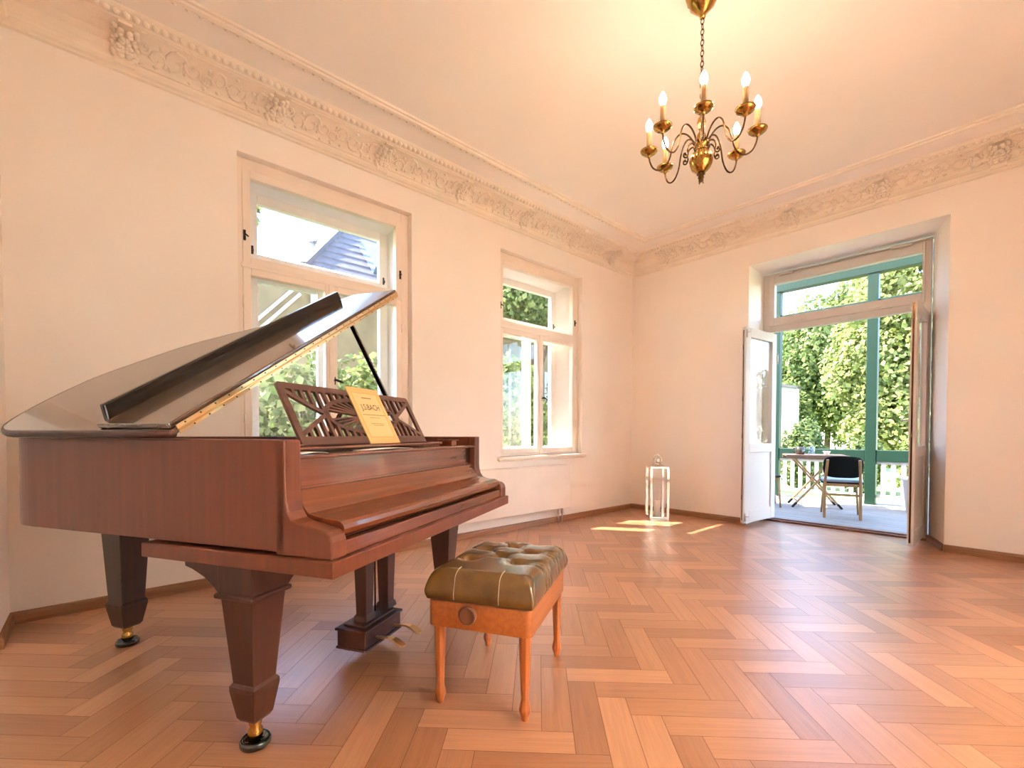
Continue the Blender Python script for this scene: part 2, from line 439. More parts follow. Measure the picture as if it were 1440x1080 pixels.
w = MB(); w.box(-3.15, -1.75, YN - .32, YN + .02, -.12, -.0003); tag(w.build('floor_fill_opening', M['sill'], rel=False), kind='structure')  # floor strip inside the added front opening
def uplight(loc, mat, label):  # unseen lamp put in to brighten the main room softly
    pl_ = empty('fill_pendant', loc); tag(pl_, label, 'lamp')
    b = MB(); b.lathe([(.0, .06), (.05, .066), (.095, .09), (.12, .13), (.10, .17), (.06, .19), (.0, .196)], n=24); b.build('fill_globe', mat, pl_)
    b = MB(); b.lathe([(.0, 0), (.15, .02), (.27, .09), (.34, .20), (.345, .22), (.335, .22), (.26, .10), (.14, .035), (.0, .02)], n=32); b.build('bowl', M['steel'], pl_)
    for k_ in range(3):
        a_ = 2 * PI * k_ / 3; b = MB(); b.tube([(.335 * math.cos(a_), .335 * math.sin(a_), .21), (.02 * math.cos(a_), .02 * math.sin(a_), ZC - loc[2] - .01)], .005, 6); b.build('rod', M['steel'], pl_)
uplight((3.0, 2.4, 2.45), M['fillglobe'], 'added bowl uplight for fill light in the unseen room to the right')
uplight((-1.9, -1.7, 2.45), M['hallfill'], 'added bowl uplight for fill light in the unseen hall behind the piano')

w = MB(); w.box(XW - TL + .01, XR + .3, YN - .3, YD + .5, ZC, ZC + .25); tag(w.build('ceiling', M['ceil'], rel=False), kind='structure')

# baseboards
def skirt(name, p, q, nrm, mat):
    b = MB(); p = Vector(p); q = Vector(q); nrm = Vector(nrm)
    prof = [(0, 0), (.018, 0), (.018, .045), (.012, .058), (0, .062)]
    d = (q - p)
    b.prism(prof, lambda a, h, t: tuple(p + d * t + nrm * a + Vector((0, 0, h))), 0, 1)
    tag(b.build(name, mat, rel=False), kind='structure')
skirt('baseboard_left', (XW, YN, 0), (XW, YD, 0), (1, 0, 0), M['base'])
skirt('baseboard_back', (XW + .018, YD, 0), (DX0, YD, 0), (0, -1, 0), M['basex'])
skirt('baseboard_back', (DX1, YD, 0), (XR, YD, 0), (0, -1, 0), M['basex'])
skirt('baseboard_reveal', (-.575, FY, 0), (DX1, YD + .018, 0), (-.94, -.33, 0), M['base'])
skirt('baseboard_front', (XW, YN, 0), (-3.15, YN, 0), (0, 1, 0), M['basex'])
skirt('baseboard_front', (-1.75, YN, 0), (XR, YN, 0), (0, 1, 0), M['basex'])
skirt('baseboard_right', (XR, YN, 0), (XR, YD, 0), (-1, 0, 0), M['base'])

# cornice: profile run along each wall, egg-and-dart, scroll ornament, brackets
CP = [(0, 3.078), (.016, 3.083), (.020, 3.094), (.034, 3.102), (.042, 3.118), (.038, 3.128), (.024, 3.134), (.022, 3.146),
      (.026, 3.175), (.042, 3.206), (.075, 3.232), (.125, 3.252), (.186, 3.262), (.192, 3.270), (.206, 3.268), (.238, 3.280), (.25, 3.292), (.258, ZC + .01), (0, ZC + .01)]
BP = [(.470, ZC + .01), (.470, ZC - .008), (.482, ZC - .022), (.497, ZC - .026), (.512, ZC - .022), (.518, ZC - .012), (.536, ZC - .014), (.545, ZC + .01)]
def scroll(cx, cy, r0, turns, sgn, start):
    pts = []
    for i in range(15):
        t = i / 14; a = start + sgn * turns * 2 * PI * t; r = r0 * (1 - .8 * t)
        pts.append((cx + r * math.cos(a), cy + r * math.sin(a)))
    return pts
def cove_pt(s, lift=.0):
    """s 0..1 across the cove -> (offset, z), lifted off the surface"""
    pts = [(.022, 3.146), (.026, 3.175), (.042, 3.206), (.075, 3.232), (.125, 3.252), (.186, 3.262)]
    f = max(0, min(.999, s)) * 5; i = int(f); t = f - i
    a = pts[i]; c = pts[i + 1]
    n = Vector((c[1] - a[1], -(c[0] - a[0]))).normalized()
    return (a[0] + (c[0] - a[0]) * t + n[0] * lift, a[1] + (c[1] - a[1]) * t + n[1] * lift)
def cornice(idx, p, q, nrm, brackets, detail=True):
    p = Vector(p); q = Vector(q); d = (q - p); ln = d.length; d.normalize(); nrm = Vector(nrm)
    f = lambda a, h, t: tuple(p + d * t + nrm * a + Vector((0, 0, h)))
    b = MB(); b.prism(CP, f, 0, ln)
    if detail:
        t = .2
        while t < ln - .2:                       # egg and dart
            c = f(.222, 3.274, t)
            b.lathe([(.004, -.018), (.015, -.012), (.020, 0), (.014, .013), (.0, .018)], c, 6)
            t += .042
        br = sorted(brackets)
        for s in br:                             # leafy brackets between the panels
            poly = [cove_pt(k / 10, -.003) for k in range(11)] + [cove_pt(k / 10, .022 + .014 * math.sin(k / 10 * PI * 1.9)) for k in range(10, -1, -1)]
            b.prism(poly, f, s - .030, s + .030)
            b.prism([(.02, 3.10), (.052, 3.104), (.060, 3.125), (.05, 3.150), (.02, 3.152)], f, s - .045, s + .045)
            for k in range(9):
                for sg, off in ((-1, .044), (1, .044), (-1, .016), (1, .016)):
                    o, z = cove_pt(.05 + k / 9.5, .020 if off > .03 else .036)
                    c_ = f(o, z, s + sg * (off + .008 * math.sin(k * 1.9)))
                    b.lathe([(.003, -.014), (.017, -.005), (.016, .006), (.003, .014)], c_, 6)
        for s0, s1 in zip(br[:-1], br[1:]):      # acanthus scrolls inside each panel
            L_ = s1 - s0
            for j in range(2):
                cx = s0 + L_ * (.30 + .40 * j); sg = 1 if j == 0 else -1
                for (ox, oy, r0, tu, st) in ((0, .52, .066, 1.2, .4), (.092, .58, .050, 1.1, 2.8), (-.092, .45, .050, 1.1, 5.5), (.155, .42, .034, .9, 1.0), (-.150, .66, .034, .9, 4.0)):
                    P2 = scroll(0, 0, r0, tu, sg, st)
                    pts = []
                    for x, y in P2:
                        o, z = cove_pt(oy + y / .19, .005); pts.append(f(o, z, cx + sg * ox + x))
                    b.tube(pts, [.0105 - .0005 * i for i in range(len(pts))], 5)
                for k in range(15):
                    o, z = cove_pt(.15 + .75 * ((k * 37) % 10) / 10, .004)
                    b.lathe([(.001, -.010), (.013, -.004), (.012, .005), (.001, .010)], f(o, z, cx + (k - 7) * .024), 5)
            for k in range(2):                       # thin frame lines of the panel
                o, z = cove_pt(.06 + .88 * k, .002); b.bar(f(o, z, s0 + .07), f(o, z, s1 - .07), .008, .008)
    tag(b.build('trim_%d' % idx, M['plaster'], rel=False), kind='structure')
    b = MB(); b.prism(BP, f, .472, ln - .472)
    if detail:
        t = .5
        while t < ln - .5:
            b.lathe([(.002, -.010), (.012, -.004), (.013, .003), (.002, .010)], f(.472, ZC - .014, t), 6); t += .06
    tag(b.build('trim_%d' % (idx + 4), M['plaster'], rel=False), kind='structure')
cornice(1, (XW, YN, 0), (XW, YD, 0), (1, 0, 0), [y - YN for y in (.141, .928, 1.715, 2.50, 3.285, 4.05, 4.80)])
cornice(2, (XW, YD, 0), (XR, YD, 0), (0, -1, 0), [x - XW for x in (-3.05, -2.343, -1.614, -.885, -.154, .57)])
cornice(3, (XR, YD, 0), (XR, YN, 0), (-1, 0, 0), [], False)
cornice(4, (XR, YN, 0), (XW, YN, 0), (0, 1, 0), [], False)

# ------------------------------------------------------------------ windows
def window(n, op, gi, go, zt, label):
    """op opening, gi inner glass (y0,y1), go outer glass (y0,y1,ztop,ztran)"""
    y0, y1, z0, z1 = op
    root = empty('window_%d' % n, (XW, (y0 + y1) / 2, z0), 0, True, 'structure')
    fr = MB()
    xi0, xi1 = XW - .125, XW - .065
    lw = gi[0] - y0 - .048; rw = y1 - gi[1] - .048
    fr.box(xi0, xi1, y0, y0 + lw, z0, z1); fr.box(xi0, xi1, y1 - rw, y1, z0, z1)
    fr.box(xi0, xi1, y0 + lw, y1 - rw, z1 - .075, z1); fr.box(xi0, xi1, y0 + lw, y1 - rw, z0, z0 + .025)
    fr.box(xi0, xi1 + .010, y0 + lw - .01, y1 - rw + .01, zt - .012, zt + .022)
    fr.build('window_frame', M['frame'], root, .004)
    yl, yr = y0 + lw, y1 - rw; ym = (gi[0] + gi[1]) / 2 + (.0 if n == 1 else .0)
    def sash(a, c, zb, zt_, wl, wr, wb, wt, x0, x1, mat, name='sash'):
        s = MB(); s.box(x0, x1, a, a + wl, zb, zt_); s.box(x0, x1, c - wr, c, zb, zt_)
        s.box(x0, x1, a + wl, c - wr, zb, zb + wb); s.box(x0, x1, a + wl, c - wr, zt_ - wt, zt_)
        so = s.build(name, mat, root, .004)
        g = MB(); xm = (x0 + x1) / 2; g.box(xm - .0015, xm + .0015, a + wl - .005, c - wr + .005, zb + wb - .005, zt_ - wt + .005)
        go_ = g.build('pane', M['glass'], root); go_.parent = so; go_.location = (0, 0, 0)
        return so
    def sub(mb, name, mat, so, bev=0):
        o = mb.build(name, mat, root, bev); o.parent = so; o.location = (0, 0, 0); return o
    iw = .048
    up = sash(yl, yr, zt + .02, z1 - .075, iw, iw, .045, .052, xi0 + .01, xi1 + .006, M['frame'])
    lo1 = sash(yl, ym + .0, z0 + .022, zt - .010, iw, .045, .055, .05, xi0 + .01, xi1 + .006, M['frame'])
    lo2 = sash(ym + .001, yr, z0 + .022, zt - .010, .045, iw, .055, .05, xi0 + .01, xi1 + .006, M['frame'])
    for yy in (yl + .01, yr - .012):                    # iron turn latches of the fanlight
        k = MB(); zz = zt + .022 + (z1 - zt) * .25
        k.box(xi1 + .006, xi1 + .012, yy - .008, yy + .008, zz - .035, zz + .035)
        k.tube([(xi1 + .012, yy, zz), (xi1 + .030, yy, zz)], .006, 8); k.tube([(xi1 + .028, yy, zz + .004), (xi1 + .030, yy + (.02 if yy < ym else -.02), zz - .012)], .005, 6)
        sub(k, 'latch', M['iron'], up)
    k = MB(); zz = z0 + (zt - z0) * .47                 # olive handle where the casements meet
    k.box(xi1 + .006, xi1 + .010, ym + .008, ym + .028, zz - .03, zz + .03)
    k.tube([(xi1 + .01, ym + .018, zz), (xi1 + .045, ym + .018, zz)], .006, 8)
    k.tube([(xi1 + .045, ym + .005, zz + .008), (xi1 + .048, ym + .03, zz), (xi1 + .045, ym + .075, zz - .014)], [.006, .010, .006], 8)
    sub(k, 'handle', M['iron'], lo2)
    k = MB(); k.box(xi1 + .004, xi1 + .014, ym - .018, ym + .020, z0 + .022, zt - .012)
    sub(k, 'cover_strip', M['frame'], lo2, .004)
    for (yy, zs, so) in ((yl, z0 + .35, lo1), (yl, zt - .25, lo1), (yr, z0 + .35, lo2), (yr, zt - .25, lo2)):
        k = MB(); k.tube([(xi1 + .012, yy, zs - .035), (xi1 + .012, yy, zs + .035)], .006, 8); sub(k, 'hinge', M['frame'], so)
    # white board lining of the box between the two window leaves
    ln = MB(); gy0, gy1, gzt, gztr = go
    ox0, ox1 = XW - .315, XW - .26
    a0 = gy0 - .075; a1 = gy1 + .075
    for (ya, yb, s) in ((y0 + .0, a0, 1), (y1, a1, -1)):
        lo_, hi_ = min(ya, yb), max(ya, yb)
        # splayed board from inner frame to outer frame
        ln.prism([(xi0, ya), (xi0, ya + s * .012 + s * lw * .0 + s * .03), (ox1, yb), (ox1, ya)], lambda a, c, t: (a, c, t), z0, z1)
    ln.prism([(xi0, z1), (xi0, z1 - .05), (ox1, gzt + .07), (ox1, z1)], lambda a, c, t: (a, t, c), y0, y1)
    ln.box(ox1, xi0, y0, y1, z0, z0 + .03)
    ln.build('jamb_lining', M['frameo'], root)
    of = MB()
    of.box(ox0, ox1, y0, a0 + .012, z0, z1); of.box(ox0, ox1, a1 - .012, y1, z0, z1); of.box(ox0, ox1, a0, a1, gzt + .06, z1)
    of.box(ox0, ox1, a0, a1, z0, z0 + .03); of.box(ox0, ox1 + .01, a0, a1, gztr - .045, gztr - .012)
    of.build('outer_frame', M['frameo'], root, .004)
    oy0, oy1 = a0 + .01, a1 - .01; oym = (gy0 + gy1) / 2
    su = sash(oy0, oy1, gztr - .012, gzt + .06, .065, .065, .05, .06, ox0 + .01, ox1 + .006, M['frameo'])
    sash(oy0, oym, z0 + .03, gztr - .045, .065, .05, .06, .12, ox0 + .01, ox1 + .006, M['frameo'])
    sash(oym + .001, oy1, z0 + .03, gztr - .045, .05, .065, .06, .12, ox0 + .01, ox1 + .006, M['frameo'])
    for yy in (oy0 + .03, oy1 - .03):
        k = MB(); zz = gztr + .06
        k.box(ox1 + .006, ox1 + .012, yy - .007, yy + .007, zz - .03, zz + .03); k.tube([(ox1 + .012, yy, zz), (ox1 + .03, yy, zz), (ox1 + .03, yy, zz - .02)], .005, 6)
        sub(k, 'latch', M['iron'], su)
    si = MB()
    si.box(XW - .066, XW + .035, y0 - .045, y1 + .05, z0 - .035, z0 + .0)
    si.box(XW, XW + .02, y0 - .03, y1 + .035, z0 - .05, z0 - .035)
    si.build('window_sill', M['frame'], root, .008)
    return root
window(1, W1, (.797, 1.893), (.884, 1.837, 2.68, 2.275), 2.15, '')
window(2, W2, (3.092, 4.176), (3.245, 4.013, 2.62, 2.22), 2.10, '')

# ------------------------------------------------------------------ french door to the veranda
def door():
    root = empty('door_1', ((DX0 + DX1) / 2, FY, 0), 0, True, 'structure')
    x0, x1, zt = -2.042, -.584, 2.833
    ya, yb = FY, FY + .075
    zo = 2.17
    f = MB()
    f.box(x0, x0 + .065, ya, yb, 0, zt); f.box(x1 - .055, x1, ya, yb, 0, zt); f.box(x0 + .065, x1 - .055, ya, yb, zt - .05, zt)
    f.box(x0 + .065, x1 - .055, ya, yb, zo, zo + .075)
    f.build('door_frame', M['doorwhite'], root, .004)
    # fanlight sash with its pane, opener shaft and rod
    s = MB(); gx0, gx1, gz0, gz1 = -1.922, -.650, 2.325, 2.705
    sx0, sx1, sz0, sz1 = x0 + .055, x1 - .045, zo + .065, zt - .035
    s.box(sx0, gx0, ya - .018, yb - .02, sz0, sz1); s.box(gx1, sx1, ya - .018, yb - .02, sz0, sz1)
    s.box(gx0, gx1, ya - .018, yb - .02, sz0, gz0); s.box(gx0, gx1, ya - .018, yb - .02, gz1, sz1)
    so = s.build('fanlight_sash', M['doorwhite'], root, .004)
    def sub(mb, name, mat, par, bev=0):
        o = mb.build(name, mat, root, bev); o.parent = par; o.location = (0, 0, 0); return o
    g = MB(); g.box(gx0 - .005, gx1 + .005, ya + .02, ya + .023, gz0 - .005, gz1 + .005); sub(g, 'pane', M['glass'], so)
    k = MB(); k.tube([(sx0 + .1, ya - .03, zt - .02), (x1 + .012, ya - .03, zt - .02)], .008, 8)
    k.box(x1 - .30, x1 - .14, ya - .04, ya - .018, zt - .045, zt - .02); k.box(sx0 + .12, sx0 + .26, ya - .04, ya - .018, zt - .045, zt - .02)
    sub(k, 'opener_shaft', M['steel'], so)
    k = MB(); xr = -.522; k.box(xr - .014, xr + .010, ya - .10, ya - .08, zt - .20, zt - .02)
    k.tube([(xr, ya - .09, zt - .05), (xr, ya - .09, 1.95)], .007, 8)
    k.tube([(xr, ya - .09, 1.95), (xr + .01, ya - .125, 1.90), (xr + .012, ya - .14, 1.30), (xr + .006, ya - .12, 1.27), (xr, ya - .09, 1.30), (xr, ya - .09, 1.92)], .007, 8)
    k.box(xr - .012, xr + .012, ya - .10, ya - .065, 1.90, 1.97); k.box(xr - .012, xr + .012, ya - .10, ya - .065, 2.40, 2.46)
    sub(k, 'opener_rod', M['steel'], so)
    for xx in (-1.72, -1.05):
        k = MB(); k.box(xx, xx + .10, ya - .030, ya - .018, sz0 + .02, sz0 + .034); sub(k, 'fanlight_latch', M['steel'], so)
    # threshold
    t = MB(); t.box(x0, x1, ya - .03, yb + .02, 0, .022); t.box(x0, x1, ya + .01, yb, .022, .034); t.build('threshold', M['sill'], root, .004)
    # leaves hang from the frame and stand open into the room
    def leaf(hx, ang, flip):
        """local x along the leaf from the hinge, y thickness"""
        W_, H0, H1, T = .655, .045, 2.135, .045
        st = .095
        lf = MB()
        lf.box(0, st, 0, T, H0, H1); lf.box(W_ - st, W_, 0, T, H0, H1)
        lf.box(st, W_ - st, 0, T, H0, H0 + .13); lf.box(st, W_ - st, 0, T, H1 - .10, H1); lf.box(st, W_ - st, 0, T, .80, .895)
        lf.box(st - .005, W_ - st + .005, T * .3, T * .7, H0 + .12, .81)
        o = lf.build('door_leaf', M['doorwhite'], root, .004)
        o.location = (hx - root.location.x, FY - .004 - root.location.y, 0); o.rotation_euler = (0, 0, ang)
        def part(mb, name, mat, bev=0):
            c = mb.build(name, mat, root, bev); c.parent = o; c.location = (0, 0, 0); return c
        g = MB(); g.box(st - .005, W_ - st + .005, T / 2 - .002, T / 2 + .002, .89, H1 - .095); part(g, 'pane', M['glass'])
        e = MB(); e.box(W_, W_ + .003, T * .28, T * .55, H0 + .03, H1 - .03)
        for zz in (.30, .95, 1.35, 1.9): e.box(W_ + .002, W_ + .010, T * .3, T * .52, zz, zz + .05)
        part(e, 'lock_strip', M['brassd'])
        sg = -1 if flip else 1
        yo = T if not flip else 0
        # sealing rebate strip along the edge
        q = MB(); q.box(W_ - .006, W_ + .012, T * .62, T * .95, H0, H1); part(q, 'rebate', M['doorwhite'])
        for zz in (.12, H1 - .06):
            q = MB(); yy = T + .003
            q.tube([(W_ - .012, T * .5, zz), (W_ - .012, T + .045, zz)], .005, 6); q.tube([(W_ - .012, T + .005, zz - .05), (W_ - .012, T + .005, zz + .03)], .006, 6)
            if not flip: part(q, 'bolt', M['steel'])
        for zz in (.25, 1.85):
            q = MB(); q.tube([(-.006, -.004 if flip else T + .004, zz - .05), (-.006, -.004 if flip else T + .004, zz + .05)], .010, 8); part(q, 'hinge', M['doorwhite'])
        if flip:
            q = MB(); q.box(W_ - .065, W_ - .03, -.006, 0, .98, 1.20); part(q, 'handle_plate', M['doorwhite'])
            q = MB(); q.tube([(W_ - .047, 0, 1.12), (W_ - .047, -.05, 1.12)], .008, 8); q.tube([(W_ - .047, -.05, 1.12), (W_ - .17, -.052, 1.12)], [.009, .008], 8)
            part(q, 'handle', M['steel'])
        return o
    leaf(-1.937, R(-97.2), False)
    leaf(-.642, R(-90.2), True)
    return root
door()

# ------------------------------------------------------------------ radiator
rad = empty('radiator', (XW + .06, 3.2, 0), 0, True)
tag(rad, 'flat white panel radiator on the wall under the far window', 'radiator')
b = MB(); b.box(XW + .035, XW + .10, 2.30, 3.965, .165, .648); b.build('panel', M['frame'], rad, .008)
b = MB(); b.box(XW + .04, XW + .097, 2.31, 3.955, .648, .653)
for i in range(60): b.box(XW + .045, XW + .092, 2.33 + i * .027, 2.336 + i * .027, .653, .655)
b.build('top_grille', M['frame'], rad)
for yy in (3.80, 3.86):
    b = MB(); b.tube([(XW + .07, yy, .0), (XW + .07, yy, .165)], .008, 8); b.lathe([(.013, 0), (.015, .02), (.013, .05)], (XW + .07, yy, .10), 10); b.build('pipe', M['steel'], rad)
for yy in (2.5, 3.8):
    b = MB(); b.box(XW + .001, XW + .036, yy - .015, yy + .015, .2, .6); b.build('wall_bracket', M['frame'], rad)

# ------------------------------------------------------------------ grand piano
PO = (-1.278, .476, 0); PYAW = 2.085
piano = empty('grand_piano', PO, PYAW)
tag(piano, 'mahogany baby grand piano with raised lid in the left corner', 'piano')
PW = 1.44
fl = lambda a, b_, t: (a, b_, t)
def spline(pts, n=6):
    out = []
    for i in range(len(pts) - 1):
        p0 = Vector(pts[max(i - 1, 0)]); p1 = Vector(pts[i]); p2 = Vector(pts[i + 1]); p3 = Vector(pts[min(i + 2, len(pts) - 1)])
        for k in range(n):
            t = k / n
            out.append(tuple(.5 * ((2 * p1) + (-p0 + p2) * t + (2 * p0 - 5 * p1 + 4 * p2 - p3) * t * t + (-p0 + 3 * p1 - 3 * p2 + p3) * t ** 3)))
    out.append(tuple(pts[-1])); return out
curve = spline([(0, 1.36), (.008, 1.42), (.04, 1.49), (.11, 1.553), (.21, 1.597), (.35, 1.625), (.49, 1.625), (.64, 1.575), (.79, 1.50), (.90, 1.40), (.99, 1.28), (1.07, 1.16),
                (1.16, 1.06), (1.26, .99), (1.36, .925), (1.42, .84), (1.44, .74)], 5)
outline = [(0, .165)] + curve + [(PW, .165)]
def inset(poly, d):
    P = [Vector(p) for p in poly]; out = []
    for i in range(len(P)):
        a = P[max(i - 1, 0)]; c = P[min(i + 1, len(P) - 1)]
        t = (c - a).normalized(); n = Vector((t[1], -t[0])); out.append(tuple(P[i] + n * d))
    return out
inner = inset(outline, .05)
rim = MB(); n = len(outline)
vs = [(x, y, z) for z in (.655, .982) for P in (outline, inner) for x, y in P]
fs = []
for i in range(n - 1):
    o0, i0, o1, i1 = 0, n, 2 * n, 3 * n
    fs += [(o0 + i + 1, o0 + i, o1 + i, o1 + i + 1), (i0 + i, i0 + i + 1, i1 + i + 1, i1 + i), (o1 + i + 1, o1 + i, i1 + i, i1 + i + 1), (o0 + i, o0 + i + 1, i0 + i + 1, i0 + i)]
for e_ in (0, n - 1):
    q = (e_, n + e_, 3 * n + e_, 2 * n + e_); fs.append(q if e_ == 0 else q[::-1])
rim.add(vs, fs)
rim.build('case_rim', M['mahog'], piano, .004)
b = MB(); b.prism([(.03, .30)] + inset(curve, .03) + [(PW - .03, .30)], fl, .66, .70); b.build('bottom_board', M['legdark'], piano)
b = MB(); b.prism([(.05, .42)] + inset(curve, .05) + [(PW - .05, .42)], fl, .80, .812); b.build('soundboard', M['tablewood'], piano)
b = MB()
b.prism([(.07, .44)] + inset(curve, .08) + [(PW - .07, .44)], fl, .845, .855)
for k in range(5): b.bar((.15 + .27 * k, .46, .86), (.12 + .2 * k, 1.45 - .12 * k * (k > 1), .86), .03, .03)
b.build('iron_plate', M['cast'], piano, .003)
b = MB()
for k in range(80):
    u = .10 + k * .0155; e_ = 1.45 - max(0, u - .5) * .9
    b.bar((u, .46, .885), (u - .02, min(e_, 1.50), .885), .0015, .0015)
st = b.build('strings', M['string'], piano); st['kind'] = 'stuff'
# keybed, arms and keyslip
b = MB(); b.box(-.012, PW + .010, -.012, .745, .598, .645); b.build('keybed', M['mahog'], piano, .004)
armp = [(.165, .982), (.165, .835), (.163, .80), (.155, .772), (.140, .752), (.115, .742), (.085, .737), (.045, .729), (.022, .723), (.008, .712), (.002, .695), (.002, .645), (.20, .645), (.20, .982)]
for u0 in (0.0, PW - .065):
    b = MB(); b.prism(armp, lambda a, h, t: (t, a, h), u0, u0 + .065); b.build('arm', M['mahog'], piano, .006, seg=3)
b = MB(); b.box(.065, PW - .065, .010, .05, .645, .688); b.build('keyslip', M['mahogu'], piano, .003)
kl = [(.205, .832), (.186, .826), (.172, .800), (.158, .776), (.140, .760), (.115, .752), (.070, .747), (.045, .746), (.028, .742), (.017, .733), (.013, .720), (.018, .706), (.03, .696), (.05, .692), (.22, .692)]
b = MB(); b.prism(kl, lambda a, h, t: (t, a, h), .068, PW - .068); b.build('key_cover', M['mahogu'], piano, .002)
b = MB(); b.box(.066, PW - .110, .200, .222, .834, .922)
b.box(.066, PW - .066, .194, .222, .826, .836); b.build('name_board', M['mahogu'], piano, .002)
b = MB(); b.box(PW - .108, PW - .066, .205, .225, .836, .922); b.build('end_block', M['legdark'], piano, .002)
b = MB(); b.box(.064, PW - .064, .168, .50, .922, .934); b.build('music_shelf', M['mahogu'], piano, .004)
# carrier of the music desk
b = MB(); b.box(.135, 1.16, .26, .50, .944, .955); b.build('desk_base', M['mahogu'], piano, .004)
for u0 in (.065, 1.20):
    b = MB(); b.box(u0, u0 + .06, .225, .30, .934, .960); b.box(u0 - .0, u0 + .075, .22, .31, .960, .966); b.build('desk_runner', M['mahogu'], piano, .002)
# fretwork music desk, leaning back
dsk = empty('music_desk_frame', (0, 0, 0)); bpy.data.objects.remove(dsk)
DU, DW_, DH = .243, .862, .258
dv = Vector((0, .12, .225)).normalized(); dn = Vector((0, -dv[2], dv[1]))
def D(a, h, c=0.0): return tuple(Vector((DU + a, .33, .956)) + dv * h + dn * c)
fd = lambda a, h, t: D(a, h, t)
T0, T1 = -.006, .006
fw = MB()
def strip(pts, w, fdx=fd):
    """ribbon of width w along 2D points, extruded through the desk thickness"""
    P = [Vector(p) for p in pts]
    lft = []; rgt = []
    for i in range(len(P)):
        t = (P[min(i + 1, len(P) - 1)] - P[max(i - 1, 0)]).normalized(); nn = Vector((-t[1], t[0]))
        lft.append(P[i] + nn * w / 2); rgt.append(P[i] - nn * w / 2)
    for i in range(len(P) - 1):
        fw.prism([tuple(rgt[i]), tuple(rgt[i + 1]), tuple(lft[i + 1]), tuple(lft[i])], fdx, T0, T1)
fw.prism([(0, 0), (DW_, 0), (DW_, .034), (0, .034)], fd, T0, T1)
fw.prism([(0, DH - .026), (DW_, DH - .026), (DW_, DH - .008), (DW_ - .008, DH), (.008, DH), (0, DH - .008)], fd, T0, T1)
fw.prism([(0, .034), (.028, .034), (.028, DH - .026), (0, DH - .026)], fd, T0, T1)
fw.prism([(DW_ - .028, .034), (DW_, .034), (DW_, DH - .026), (DW_ - .028, DH - .026)], fd, T0, T1)
# an oval whose ends cross and run on into the corners
cxm = DW_ / 2; cym = .034 + (DH - .06) / 2; hh = (DH - .06) / 2
def oval_h(a):
    """half height of the crossing curves at a (0 at the crossing, negative beyond)"""
    s = abs(a - cxm) / (cxm - .16)
    return .080 * math.sqrt(max(0, 1 - s * s)) if s < 1 else 0
top = []; bot = []
for i in range(61):
    t = PI * i / 60
    a = cxm - (cxm - .20) * math.cos(t); h = .078 * math.sin(t) ** .8
    top.append((a, cym + h)); bot.append((a, cym - h))
lead = [(.025, cym - .090), (.07, cym - .064), (.125, cym - .034), (.165, cym - .014), (.20, cym)]
up_ = [(x, 2 * cym - y) for x, y in lead]
strip(lead + top[1:-1] + [(DW_ - x, y) for x, y in lead[::-1]], .017)
strip(up_ + bot[1:-1] + [(DW_ - x, y) for x, y in up_[::-1]], .017)
def crv(a):
    x = min(a, DW_ - a)
    if x <= .20:
        for (xa, ya), (xb, yb) in zip(up_[:-1], up_[1:]):
            if xa <= x <= xb: return ya + (yb - ya) * (x - xa) / (xb - xa) - cym
        return .088
    t = math.acos(max(-1, min(1, (cxm - x) / (cxm - .20)))); return .078 * math.sin(t) ** .8
k = 0
a = .066
while a < DW_ - .05:
    h = crv(a)
    fw.prism([(a - .0075, .030), (a + .0075, .030), (a + .0075, cym - h), (a - .0075, cym - h)], fd, T0, T1)
    fw.prism([(a - .0075, cym + h), (a + .0075, cym + h), (a + .0075, DH - .022), (a - .0075, DH - .022)], fd, T0, T1)
    a += .0405
for i in range(30):                       # rays of the oval
    t = 2 * PI * i / 30
    ex = cxm + (cxm - .21) * math.cos(t)
    s = abs(math.sin(t)) ** .8; ey = cym + math.copysign(.078 * s, math.sin(t))
    if abs(math.cos(t)) > .985: continue
    strip([(cxm + .03 * math.cos(t), cym + .016 * math.sin(t)), (ex, ey)], .008)
fw.prism([(cxm + .045 * math.cos(2 * PI * i / 20), cym + .028 * math.sin(2 * PI * i / 20)) for i in range(20)], fd, T0, T1)
fw.build('music_desk', M['desk'], piano)
for a in (.30, .56):
    b = MB(); b.bar(D(a, .15, -.012), (DU + a, .49, .958), .02, .008); b.build('desk_strut', M['desk'], piano)

# lid: hinged along the spine, propped open
TH = R(31); LP = Vector((-.015, 0, .998))
def Ld(s, v, c=0.0):
    return (LP[0] + s * math.cos(TH) - c * math.sin(TH), v, LP[2] + s * math.sin(TH) + c * math.cos(TH))
lid_c = spline([(-.02, 1.36), (-.012, 1.42), (.02, 1.485), (.10, 1.545), (.21, 1.592), (.35, 1.63), (.49, 1.642), (.66, 1.59), (.85, 1.51), (.965, 1.40), (1.07, 1.27), (1.16, 1.15),
                (1.26, 1.06), (1.37, 1.00), (1.47, .945), (1.54, .86), (1.57, .77)], 5)
lo = [(-.02, .565)] + lid_c + [(1.585, .645)]
b = MB(); b.prism(lo, lambda a, v, t: Ld(a, v, t), 0, .022); b.build('lid', M['lid'], piano, .008, seg=3)
b = MB(); b.tube([Ld(a + (.006 if a < .02 else 0), v, .008) for a, v in [(-.02, .566), (-.02, .8), (-.02, 1.1), (-.02, 1.3)] + lid_c], .014, 10); b.build('lid_edge', M['legdark'], piano)
